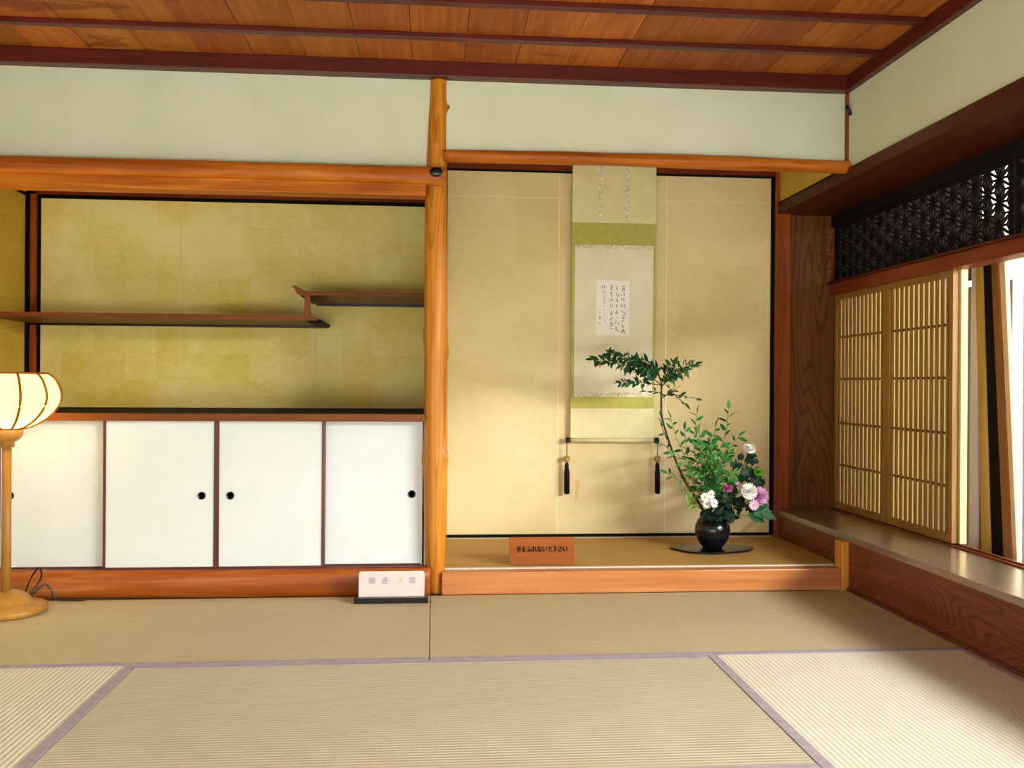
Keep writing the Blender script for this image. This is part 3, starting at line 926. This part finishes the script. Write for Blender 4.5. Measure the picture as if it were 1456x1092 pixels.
np_ = thing('name_plate', (-0.165, -0.13, 0.0), 'whitish name plate with faint characters in a black stand at the post foot', 'sign')
bm = box(-0.322, -0.008, -0.155, -0.085, 0.0, 0.024, 0.003)
obj('stand', bm, M_black, np_, label='black lacquered stand')
bm = box(-0.15, 0.15, -0.004, 0.004, 0.0, 0.1085)
ve = [e for e in bm.edges if abs(e.verts[0].co.x) > 0.1 and e.verts[0].co.z > 0.1 and e.verts[1].co.z > 0.1 and abs(e.verts[0].co.x - e.verts[1].co.x) < 0.001]
bmesh.ops.bevel(bm, geom=ve, offset=0.011, segments=4, affect='EDGES', profile=0.5)
bmesh.ops.transform(bm, matrix=Matrix.Diagonal((0.93, 1, 1, 1)), verts=bm.verts)
M5 = Matrix.Translation((-0.164, -0.122, 0.021)) @ Matrix.Rotation(math.radians(-6), 4, 'X')
bmesh.ops.transform(bm, matrix=M5, verts=bm.verts)
obj('plate', bm, plain('plate_pinkish', '#d6c6c0', 0.35, 0.4, col2='#cebcb8', vs_=8), np_)
faint = plain('faint_lettering', '#a4a2b0', 0.4, 0.4)
for ch, dx, sc_ in (('御', -0.083, 1), ('座', -0.026, 1), ('ノ', 0.037, 1), ('間', 0.088, 1)):
    tx = text_bm(ch, 0.03, 0, 0, 0, 0.95, 0.0002)
    bmesh.ops.transform(tx, matrix=M5 @ Matrix.Translation((dx, -0.0048, 0.068)), verts=tx.verts)
    obj('lettering', tx, faint, np_)

# ------------------------------------------------------------------ floor lamp
lx, ly = -1.70, -0.225
lampwood = wood('lamp_wood', '#8e6022', '#a4742e', '#b6863c', 'z', 30, 0.4, 0.4)
lp = thing('floor_lamp', (lx, ly, 0.0), 'lit wooden floor lamp with ribbed paper globe shade beside the cupboard', 'lamp')
obj('base', lathe([(0.0, 0), (0.140, 0), (0.153, 0.008), (0.154, 0.022), (0.146, 0.033), (0.115, 0.044), (0.097, 0.048), (0.092, 0.058), (0.080, 0.072), (0.055, 0.085), (0.03, 0.092), (0.0, 0.093)], lx, ly, 40), lampwood, lp, True)
obj('pole', lathe([(0.0, 0.09), (0.0195, 0.09), (0.0185, 0.3), (0.0175, 0.69), (0.0, 0.69)], lx, ly, 20), lampwood, lp, True)
obj('shade_socket', lathe([(0.0, 0.668), (0.028, 0.668), (0.028, 0.688), (0.040, 0.694), (0.055, 0.709), (0.060, 0.728), (0.058, 0.742), (0.0, 0.742)], lx, ly, 32), lampwood, lp, True)
sprof = [(0.052, 0.742), (0.09, 0.752), (0.128, 0.772), (0.160, 0.797), (0.186, 0.828), (0.198, 0.856), (0.2, 0.88), (0.193, 0.908), (0.178, 0.938), (0.16, 0.957), (0.145, 0.963)]
shade = bpy.data.materials.new('lamp_paper')
shade.use_nodes = True
lt = shade.node_tree
lt.nodes.remove(lt.nodes['Principled BSDF'])
trl = N(lt, 'ShaderNodeBsdfTranslucent')
trl.inputs[0].default_value = lin('#f8e8b4')
em = N(lt, 'ShaderNodeEmission')
em.inputs[0].default_value = lin('#ffd860')
em.inputs[1].default_value = 0.42
ad = N(lt, 'ShaderNodeAddShader')
lt.links.new(trl.outputs[0], ad.inputs[0])
lt.links.new(em.outputs[0], ad.inputs[1])
lt.links.new(ad.outputs[0], lt.nodes['Material Output'].inputs[0])
bm = bmesh.new()
n = 48
pts = smooth_path([(r, 0, z) for r, z in sprof], 2)
rg = [[bm.verts.new((lx + p.x * math.cos(2 * math.pi * i / n), ly + p.x * math.sin(2 * math.pi * i / n), p.z)) for i in range(n)] for p in pts]
for a, b in zip(rg, rg[1:]):
    for i in range(n):
        bm.faces.new((a[i], a[(i + 1) % n], b[(i + 1) % n], b[i]))
sp_ = obj('paper_shade', bm, shade, lp, True)
ribm = wood('rib_wood', '#6e360a', '#84460e', '#965416', 'z', 30, 0.4)
for k in range(12):
    a = 2 * math.pi * (k + 0.22) / 12
    obj('rib', tube([(lx + (p.x + 0.002) * math.cos(a), ly + (p.x + 0.002) * math.sin(a), p.z) for p in pts], 0.0055, 6), ribm, lp, True)
for r, z in ((0.147, 0.964), (0.056, 0.744)):
    obj('hoop', tube([(lx + r * math.cos(2 * math.pi * i / 40), ly + r * math.sin(2 * math.pi * i / 40), z) for i in range(41)], 0.006, 6), ribm, lp, True)
sw = bmesh.new()
bmesh.ops.create_uvsphere(sw, u_segments=10, v_segments=6, radius=0.009)
bm = smooth_path([(lx + 0.05, ly + 0.10, 0.04), (lx + 0.085, ly + 0.155, 0.08), (lx + 0.11, ly + 0.165, 0.055), (lx + 0.13, ly + 0.17, 0.015), (lx + 0.19, ly + 0.185, 0.006), (lx + 0.24, ly + 0.19, 0.006)], 6)
obj('cord', tube(bm, 0.004, 6), M_black, lp, True, 'thin black power cord')
bm = smooth_path([(lx + 0.05, ly + 0.10, 0.05), (lx + 0.075, ly + 0.15, 0.11), (lx + 0.06, ly + 0.165, 0.15), (lx + 0.03, ly + 0.165, 0.11), (lx + 0.01, ly + 0.155, 0.05)], 6)
obj('cord', tube(bm, 0.004, 6), M_black, lp, True)
bmesh.ops.create_uvsphere
sw.free()
bl = bpy.data.lights.new('lamp_bulb', 'POINT')
bl.energy = 8.5
bl.color = (1.0, 0.66, 0.2)
bl.shadow_soft_size = 0.045
blo = bpy.data.objects.new('lamp_bulb', bl)
COL.objects.link(blo)
blo.location = (lx, ly, 0.86)

# ------------------------------------------------------------------ vase, tray and flowers
vx, vy, vz = 1.42, 0.47, 0.104
out = []
for i in range(48):
    a = 2 * math.pi * i / 48
    rx = 0.205 + 0.014 * math.sin(3 * a + 0.6) + 0.008 * math.sin(5 * a)
    ry = 0.125 + 0.012 * math.sin(2 * a + 1.0) + 0.010 * math.sin(4 * a + 2)
    out.append((vx - 0.005 + rx * math.cos(a), vy - 0.015 + ry * math.sin(a)))
bm = extrude_poly(out, 'z', vz + 0.0005, vz + 0.011)
bmesh.ops.bevel(bm, geom=[e for e in bm.edges], offset=0.0018, segments=2, affect='EDGES', profile=0.5)
o = obj('vase_board', bm, plain('black_lacquer_board', '#0a0808', 0.2, 0.4))
tag(o, 'wavy edged black lacquer board lying under the round vase', 'board')
zb = vz + 0.0115
vp = [(0.0, 0.0), (0.047, 0.0), (0.049, 0.005), (0.060, 0.016), (0.075, 0.037), (0.085, 0.064), (0.0885, 0.088), (0.085, 0.114), (0.074, 0.138), (0.060, 0.153), (0.052, 0.158), (0.050, 0.163), (0.046, 0.164), (0.044, 0.158), (0.05, 0.148), (0.0, 0.10)]
va = thing('flower_vase', (vx, vy, zb), 'round black glazed vase on the lacquer board', 'vase')
obj('body', lathe([(r, zb + z) for r, z in vp], vx, vy, 48), plain('dark_glaze', '#14141a', 0.18, 0.4, col2='#0e0e14', vs_=20), va, True)
obj('water', lathe([(0.0, zb + 0.146), (0.047, zb + 0.146), (0.0, zb + 0.147)], vx, vy, 24), plain('vase_water', '#101812', 0.05, 0.5), va)
zm = zb + 0.150


def P(px, py, dy=0.0):
    """branch layout: 3.55 mm per layout unit, measured from the vase foot, dy metres towards the back wall"""
    return Vector((vx + (px - 1014) * 0.00355, vy + dy, 0.1 + (783 - py) * 0.00355))


def leafmat(name, a, b, c):
    m, t, bs = base_mat(name, a, 0.5, 0.2)
    oi = N(t, 'ShaderNodeObjectInfo')
    t.links.new(ramp(t, oi.outputs['Random'], ((0.0, c), (0.5, a), (1.0, b))), bs.inputs['Base Color'])
    return m


L_dark = leafmat('branch_leaf', '#24502a', '#326634', '#16351c')
L_bright = leafmat('nandina_leaf', '#2a702a', '#429436', '#154218')
L_mum = leafmat('chrysanthemum_leaf', '#14301c', '#1e3e24', '#0c2012')
L_broad = leafmat('broad_leaf', '#2c6038', '#3a7246', '#1e4c2a')
L_pale = leafmat('young_leaf', '#7a9e44', '#8cb050', '#688c38')
stem_br = plain('branch_bark', '#33281a', 0.7, 0.2, col2='#443420', vs_=40)
stem_gr = plain('green_stem', '#5c7a30', 0.6, 0.2)
stem_yl = plain('yellow_twig', '#b8962c', 0.6, 0.2)


def leaf_mesh(name, m, width=0.17, curl=0.14, lobes=False):
    me = bpy.data.meshes.new(name)
    vs_, fs = [], []
    n = 6
    for i in range(n + 1):
        s = i / n
        w = width * (math.sin(math.pi * s ** 0.8) ** 0.9 if 0 < s < 1 else 0.0)
        if lobes and 0 < i < n:
            w *= 1.35 if i % 2 else 0.62
        zc = -curl * s * s
        vs_ += [(s, 0, zc), (s, w, zc + w * 0.35), (s, -w, zc + w * 0.35)]
    for i in range(n):
        a, b = 3 * i, 3 * i + 3
        fs += [(a, b, b + 1, a + 1), (a, a + 2, b + 2, b)]
    me.from_pydata(vs_, [], fs)
    me.materials.append(m)
    for p in me.polygons:
        p.use_smooth = True
    return me


ME = {'d': leaf_mesh('leaf', L_dark, 0.2), 'b': leaf_mesh('leaf', L_bright, 0.18), 'm': leaf_mesh('leaf', L_mum, 0.36, 0.2, True), 'w': leaf_mesh('leaf', L_broad, 0.26, 0.2), 'p': leaf_mesh('leaf', L_pale, 0.16), 'k': leaf_mesh('leaf', L_mum, 0.26, 0.3)}


def put_leaf(parent, kind, pos, d, size, roll=None, name='leaf'):
    d = Vector(d).normalized()
    q = d.to_track_quat('X', 'Z').to_matrix().to_4x4()
    rl = R.uniform(-0.1, 2.1) if roll is None else roll
    o = bpy.data.objects.new(name, ME[kind])
    COL.objects.link(o)
    o.parent = parent
    o.matrix_local = Matrix.Translation(Vector(pos) - ORG[parent.name]) @ q @ Matrix.Rotation(rl, 4, 'X') @ Matrix.Diagonal((size, size, size, 1))
    return o


def leafy_twig(parent, path, kind, size, step, spread=0.9, jitter=0.35, tip=True, start=0.15, dens=2):
    """leaves in turn on both sides along a twig, each a child of the branch"""
    pts = smooth_path(path, 5)
    L = [0.0]
    for a, b in zip(pts, pts[1:]):
        L.append(L[-1] + (b - a).length)
    s = L[-1] * start
    side = 1
    while s < L[-1]:
        i = max(k for k in range(len(L)) if L[k] <= s)
        i = min(i, len(pts) - 2)
        f = (s - L[i]) / max(1e-6, L[i + 1] - L[i])
        p = pts[i].lerp(pts[i + 1], f)
        d = (pts[i + 1] - pts[i]).normalized()
        for _ in range(dens):
            nrm = Vector((-d.z, R.uniform(-0.9, 0.9), d.x)).normalized() * side
            dd = d * (1 - spread * 0.4) + nrm * spread + Vector((R.uniform(-1, 1), R.uniform(-1, 1), R.uniform(-1, 1))) * jitter
            put_leaf(parent, kind, p + nrm * 0.002, dd, size * R.uniform(0.7, 1.2))
            side = -side
        s += step * R.uniform(0.7, 1.3)
    if tip:
        put_leaf(parent, kind, pts[-1], pts[-1] - pts[-2], size)


def stem_bm(paths, bm=None):
    bm = bm or bmesh.new()
    for path, r0, r1 in paths:
        pts = smooth_path(path, 5)
        n = len(pts)
        tube(pts, [r0 + (r1 - r0) * i / (n - 1) for i in range(n)], 6, bm)
    return bm


GRP = 'branches and flowers in the vase'
# tall bent branch
br = thing('leafy_branch', P(1006, 738), 'tall dark bent branch reaching left across the scroll with small leaves', 'branch', GRP)
main = [Vector((vx - 0.02, vy, zm - 0.04)), P(1002, 730, -0.01), P(986, 706, -0.03), P(970, 682, -0.04), P(957, 652, -0.03), P(948, 622, 0.0), P(941, 592, 0.02), P(940, 565, 0.02), P(940, 545, 0.02)]
tw = [
    [(940, 548, .02), (922, 536, .0), (897, 525, -.03), (872, 517, -.05), (852, 514, -.06), (838, 513, -.06)],
    [(940, 548, .02), (915, 545, .03), (890, 544, .05), (880, 545, .06)],
    [(940, 546, .02), (934, 527, .03), (920, 516, .05), (905, 512, .06)],
    [(940, 546, .02), (955, 528, .0), (975, 521, -.03), (984, 518, -.04)],
    [(940, 550, .02), (952, 542, .05), (962, 541, .08)],
    [(941, 562, .02), (958, 562, .0), (976, 565, -.02), (986, 567, -.03)],
    [(936, 535, .0), (912, 521, -.03), (882, 510, -.07), (856, 506, -.1)],
    [(942, 538, .02), (952, 524, .06), (962, 517, .08)],
    [(942, 560, .02), (930, 557, .04), (920, 557, .05)],
    [(960, 563, .0), (967, 571, -.02), (972, 576, -.03)],
    [(947, 625, .0), (938, 606, -.02), (936, 592, -.03)],
    [(955, 648, -.03), (942, 634, -.05), (932, 630, -.06)],
    [(930, 533, .0), (908, 524, -.02), (890, 521, -.04)],
    [(940, 552, .02), (948, 536, -.03), (958, 530, -.05), (968, 527, -.06)],
    [(938, 540, .02), (928, 528, -.04), (916, 524, -.06), (902, 520, -.07)],
    [(942, 566, .02), (949, 558, -.04), (956, 553, -.05)],
]
TW = [[P(*p) for p in q] for q in tw]
obj('stem', stem_bm([(main, 0.0075, 0.004)] + [(q, 0.0025, 0.001) for q in TW]), stem_br, br, True)
dense = {0: (0.046, 0.0125, 3), 1: (0.040, 0.013, 3), 2: (0.046, 0.011, 3), 3: (0.044, 0.012, 3), 4: (0.042, 0.013, 2), 5: (0.036, 0.026, 1), 6: (0.046, 0.0125, 3), 7: (0.044, 0.013, 3), 8: (0.04, 0.022, 1), 9: (0.034, 0.024, 1), 10: (0.042, 0.032, 1), 11: (0.038, 0.026, 1), 12: (0.044, 0.012, 3), 13: (0.044, 0.012, 3), 14: (0.044, 0.011, 3), 15: (0.038, 0.016, 2)}
for i, q in enumerate(TW):
    sz, stp, dn = dense[i]
    leafy_twig(br, q, 'd', sz * 0.95, stp * 1.15, 0.85, 0.75, True, 0.25 if i not in (0, 6) else 0.12, dn)

# nandina sprays
o0 = Vector((vx, vy, zm - 0.04))


def spray(label, stems, kind, size, step, root=(1012, 732), dens=2, stemm=None, jit=0.4):
    t = thing('nandina_spray', o0, label, 'branch', GRP)
    paths = [[o0 + Vector((R.uniform(-.02, .02), R.uniform(-.02, .02), 0)), P(*root, 0)] + [P(*p) for p in s] for s in stems]
    obj('stem', stem_bm([(q, 0.0025, 0.0012) for q in paths]), stemm or stem_gr, t, True)
    for q in paths:
        leafy_twig(t, q[1:], kind, size, step, 0.85, jit, True, 0.3, dens)
    return t


spray('green leaf spray with the tallest upright tip right of the branch', [
    [(1014, 690, .03), (1022, 650, .02), (1032, 618, .0), (1035, 598, .0), (1036, 582, .0)],
    [(1016, 690, .0), (1026, 655, -.03), (1040, 628, -.05), (1047, 620, -.05)],
    [(1014, 690, .03), (1015, 650, .05), (1020, 622, .06), (1023, 608, .06)]], 'b', 0.052, 0.026, dens=1)
spray('green leaf spray with thin tips crossing behind the tall bent branch', [
    [(990, 690, .05), (978, 650, .07), (964, 620, .06), (957, 596, .06)],
    [(992, 690, .03), (980, 645, .05), (977, 612, .05)],
    [(988, 692, -.04), (970, 662, -.06), (952, 646, -.08)],
    [(986, 690, -.02), (962, 682, -.05), (944, 672, -.06)]], 'b', 0.046, 0.027, dens=1)
spray('dense bright green leaf spray at the centre of the bouquet', [
    [(1000, 690, -.05), (996, 655, -.07), (988, 632, -.08)],
    [(1006, 690, -.06), (1006, 655, -.09), (1004, 625, -.08)],
    [(1012, 692, -.06), (1018, 662, -.09), (1028, 645, -.1)],
    [(1002, 700, -.08), (992, 676, -.11), (976, 664, -.12)],
    [(1010, 700, -.08), (1012, 676, -.12), (1006, 658, -.13)],
    [(1014, 705, -.07), (1026, 684, -.1), (1034, 672, -.1)]], 'b', 0.045, 0.013)
spray('green leaf spray with the upright tips left of centre, beside the yellow twig', [
    [(998, 680, .03), (990, 635, .04), (992, 605, .04), (994, 588, .04)],
    [(1004, 680, .05), (1000, 640, .06), (999, 615, .06)]], 'b', 0.050, 0.022, dens=1)
spray('small drooping pale green sprig hanging left of the daisies', [
    [(985, 716, -.05), (974, 700, -.07), (971, 702, -.08), (976, 712, -.09), (980, 718, -.09)]], 'p', 0.034, 0.014, dens=2, root=(1002, 728))
yt = thing('bare_twig', o0, 'thin bare yellow twig rising behind the green sprays', 'branch', GRP)
q = [o0, P(1008, 690, .07), P(1005, 640, .08), P(1007, 615, .08), P(1009, 600, .08)]
obj('stem', stem_bm([(q, 0.0025, 0.0012), ([P(1006, 620, .08), P(1001, 613, .08), P(998, 615, .08)], 0.0012, 0.001), ([P(1006, 614, .08), P(1012, 609, .07)], 0.0012, 0.001), ([P(1008, 606, .08), P(1004, 602, .09)], 0.0012, 0.001)]), stem_yl, yt, True)


# flowers
def petals(bm, c, axis, r, rings, w=0.16, cup=0.5):
    """rings of (count, elevation, length) petals round an axis"""
    axis = Vector(axis).normalized()
    q = axis.to_track_quat('Z', 'X')
    for cnt, el, ln in rings:
        off = R.uniform(0, 6)
        for k in range(cnt):
            a = off + 2 * math.pi * k / cnt + R.uniform(-0.1, 0.1)
            e = el + R.uniform(-0.12, 0.12)
            d = q @ Vector((math.cos(a) * math.cos(e), math.sin(a) * math.cos(e), math.sin(e)))
            s = q @ Vector((-math.sin(a), math.cos(a), 0))
            up_ = q @ Vector((0, 0, 1))
            l = r * ln
            p0 = Vector(c)
            p1 = p0 + d * l * 0.55 + up_ * 0.0
            p2 = p0 + d * l + up_ * (l * 0.25 * cup)
            vv = [bm.verts.new(p) for p in (p0, p1 + s * r * w, p2 + s * r * w * 0.45, p2 - s * r * w * 0.45, p1 - s * r * w, )]
            m_ = bm.verts.new(p1 - up_ * r * 0.05)
            for i in range(5):
                bm.faces.new((vv[i], vv[(i + 1) % 5], m_))
    return bm


white_p = plain('white_petal', '#f6f4ee', 0.7, 0.2)
pink_p = plain('pink_petal', '#d890c8', 0.7, 0.2, col2='#e6b0d8', vs_=60)
mauve_p = plain('mauve_petal', '#e0c0dc', 0.7, 0.2)
rose_p = plain('rose_petal', '#a05078', 0.7, 0.2, col2='#b86a8c', vs_=50)
green_p = plain('green_petal', '#6cae2c', 0.7, 0.2)
yellow_c = plain('flower_centre', '#c8a83c', 0.7, 0.2)
dome = [(14, 0.05, 1.0), (14, 0.35, 0.95), (12, 0.7, 0.9), (9, 1.05, 0.85), (5, 1.4, 0.8)]
ball = [(16, -0.5, 0.9)] + dome
daisy = [(13, 0.1, 1.0)]


def flower(label, path, c, axis, r, rings, pm, leaves=(), centre=0.0, lk='m', name='chrysanthemum', w=0.16):
    t = thing(name, o0, label, 'flower', GRP)
    p = [o0 + Vector((R.uniform(-.015, .015), R.uniform(-.015, .015), 0))] + [P(*a) for a in path] + [Vector(c) - Vector(axis).normalized() * r * 0.15]
    obj('stem', stem_bm([(p, 0.003, 0.002)]), stem_gr if lk != 'm' else plain('dark_stem', '#2c4424', 0.6, 0.2), t, True)
    obj('bloom', petals(bmesh.new(), c, axis, r, rings, w), pm, t, True)
    if centre:
        b = bmesh.new()
        bmesh.ops.create_uvsphere(b, u_segments=10, v_segments=6, radius=centre)
        bmesh.ops.translate(b, verts=b.verts, vec=Vector(c) + Vector(axis).normalized() * centre * 0.3)
        obj('flower_centre', b, yellow_c, t, True)
    for (x, y, dy, dx, dz, s) in leaves:
        put_leaf(t, lk, P(x, y, dy), (dx, R.uniform(-.35, .1), dz), s, R.uniform(.8, 1.7))
    return t


flower('white chrysanthemum highest of the flowers, on a dark leafy stem', [(1036, 715, .0), (1050, 680, -.01), (1060, 655, -.02)], P(1065, 639, -.02), (0.05, -0.55, 0.9), 0.036,
       [(12, 0.0, 1.0), (12, 0.35, 0.9), (9, 0.8, 0.7), (6, 1.2, 0.6)], white_p,
       [(1058, 652, -.02, -.8, .35, .055), (1060, 648, -.03, .9, .1, .055), (1054, 664, -.02, -.9, .3, .075), (1056, 662, -.02, -.8, -.2, .06), (1060, 655, .0, .9, .0, .075), (1052, 672, -.02, .9, .2, .08), (1048, 684, -.02, .8, .5, .085), (1046, 690, -.01, -.7, .4, .07)], w=0.28)
flower('green button chrysanthemum right of the bouquet among dark leaves', [(1040, 715, .01), (1058, 694, .0), (1072, 678, -.02)], P(1077, 671, -.03), (0.1, -0.9, 0.4), 0.023, ball, green_p,
       [(1062, 690, -.01, .9, .1, .085), (1068, 682, -.01, .9, -.2, .09), (1070, 680, .0, .5, .8, .07), (1064, 686, .0, .9, -.35, .09), (1072, 676, .01, .9, .3, .065)], w=0.2)
flower('full white chrysanthemum next to the pink bloom', [(1030, 720, -.03), (1046, 706, -.07)], P(1056, 696, -.11), (-0.1, -0.9, 0.35), 0.041, ball + [(18, 0.1, 1.05)], white_p,
       [(1044, 706, -.06, .6, -.6, .07), (1040, 700, -.05, -.2, .8, .07), (1036, 712, -.07, -.2, .7, .07)], w=0.15)
flower('large pink chrysanthemum at the right of the bouquet', [(1034, 722, -.02), (1056, 712, -.07)], P(1072, 703, -.10), (0.25, -0.9, 0.25), 0.045, ball + [(16, 0.1, 1.1)], pink_p,
       [(1056, 716, -.06, .8, -.4, .08), (1052, 714, -.06, -.3, -.7, .07)], centre=0.010, w=0.17)
flower('small pale mauve daisy tucked below the white bloom', [(1034, 724, -.04), (1052, 718, -.09)], P(1061, 714, -.13), (0.0, -0.95, 0.1), 0.027, [(14, 0.1, 1.0), (12, 0.35, 0.8)], mauve_p, (), 0.006, w=0.2)
flower('dusky rose bloom in the shade above the vase', [(1016, 715, -.05)], P(1025, 692, -.10), (0.0, -0.8, 0.6), 0.032, [(8, 0.2, 1.0), (8, 0.7, 0.9), (5, 1.1, 0.7)], rose_p, [(1018, 706, -.08, .8, .4, .06), (1020, 712, -.09, -.5, .6, .06)], w=0.25)
flower('little purple pink bud right of the dusky rose bloom', [(1026, 712, -.03)], P(1041, 685, -.06), (0.2, -0.8, 0.6), 0.020, [(8, 0.3, 1.0), (6, 0.9, 0.9)], pink_p, [(1036, 700, -.04, .3, .9, .06), (1030, 704, -.06, .8, .6, .06)], w=0.25)
for (px, py, lab) in ((992, 703, 'white daisy at the left of the little daisy bunch'), (1002, 700, 'white daisy at the top of the little daisy bunch'), (1004, 711, 'white daisy lowest and largest of the little daisy bunch'), (995, 713, 'white daisy half hidden at the bottom left of its bunch'), (999, 706, 'white daisy in the middle of the little daisy bunch')):
    flower(lab, [(1006, 724, -.05)], P(px, py, -.12 + R.uniform(-.015, .015)), (R.uniform(-.4, .3), -0.9, R.uniform(0, .4)), 0.024, daisy, white_p, (), 0.0055, lk='b', name='daisy', w=0.16)

# broad green leaves at the right of the vase mouth and the dark mass of leaves over it
fl = thing('broad_leaf_stem', o0, 'broad mid green leaves spreading right over the vase edge', 'branch', GRP)
obj('stem', stem_bm([([o0, P(1030, 732, -.05), P(1060, 730, -.11), P(1078, 728, -.12)], 0.003, 0.002)]), stem_gr, fl, True)
for (x, y, dy, dx, dz, s) in ((1062, 727, -.11, .9, .15, .10), (1072, 726, -.12, .9, -.25, .085), (1060, 722, -.12, .8, .4, .085), (1055, 728, -.1, .9, -.3, .10), (1076, 730, -.11, .9, -.1, .07)):
    put_leaf(fl, 'w', P(x, y, dy), (dx, -.15, dz), s, R.uniform(.6, 1.3))
dk = thing('dark_foliage_stem', o0, 'mass of dark green leaves filling the vase mouth', 'branch', GRP)
obj('stem', stem_bm([([o0, P(1016, 736, -.02), P(1018, 715, -.04)], 0.004, 0.003), ([o0, P(1028, 730, -.03), P(1042, 708, -.05)], 0.003, 0.002), ([o0, P(1006, 734, -.03), P(996, 722, -.07)], 0.003, 0.002)]), plain('dark_stem', '#2c4424', 0.6, 0.2), dk, True)
for i in range(64):
    a = R.uniform(0, 2 * math.pi)
    x, y = 1022 + 24 * R.uniform(-1, 1), 720 + 16 * R.uniform(-1, 1)
    put_leaf(dk, R.choice('kkmk'), P(x, y, R.uniform(-.1, .03)), (math.cos(a), R.uniform(-.8, .2), 0.6 * math.sin(a) + 0.1), R.uniform(.045, .075))
for i in range(22):
    put_leaf(dk, 'k', P(1014 + R.uniform(-17, 17), 729 + R.uniform(-4, 3), R.uniform(-.075, -.045)), (R.uniform(-.9, .9), -.4, R.uniform(-.6, .2)), R.uniform(.04, .06), R.uniform(.8, 1.8))
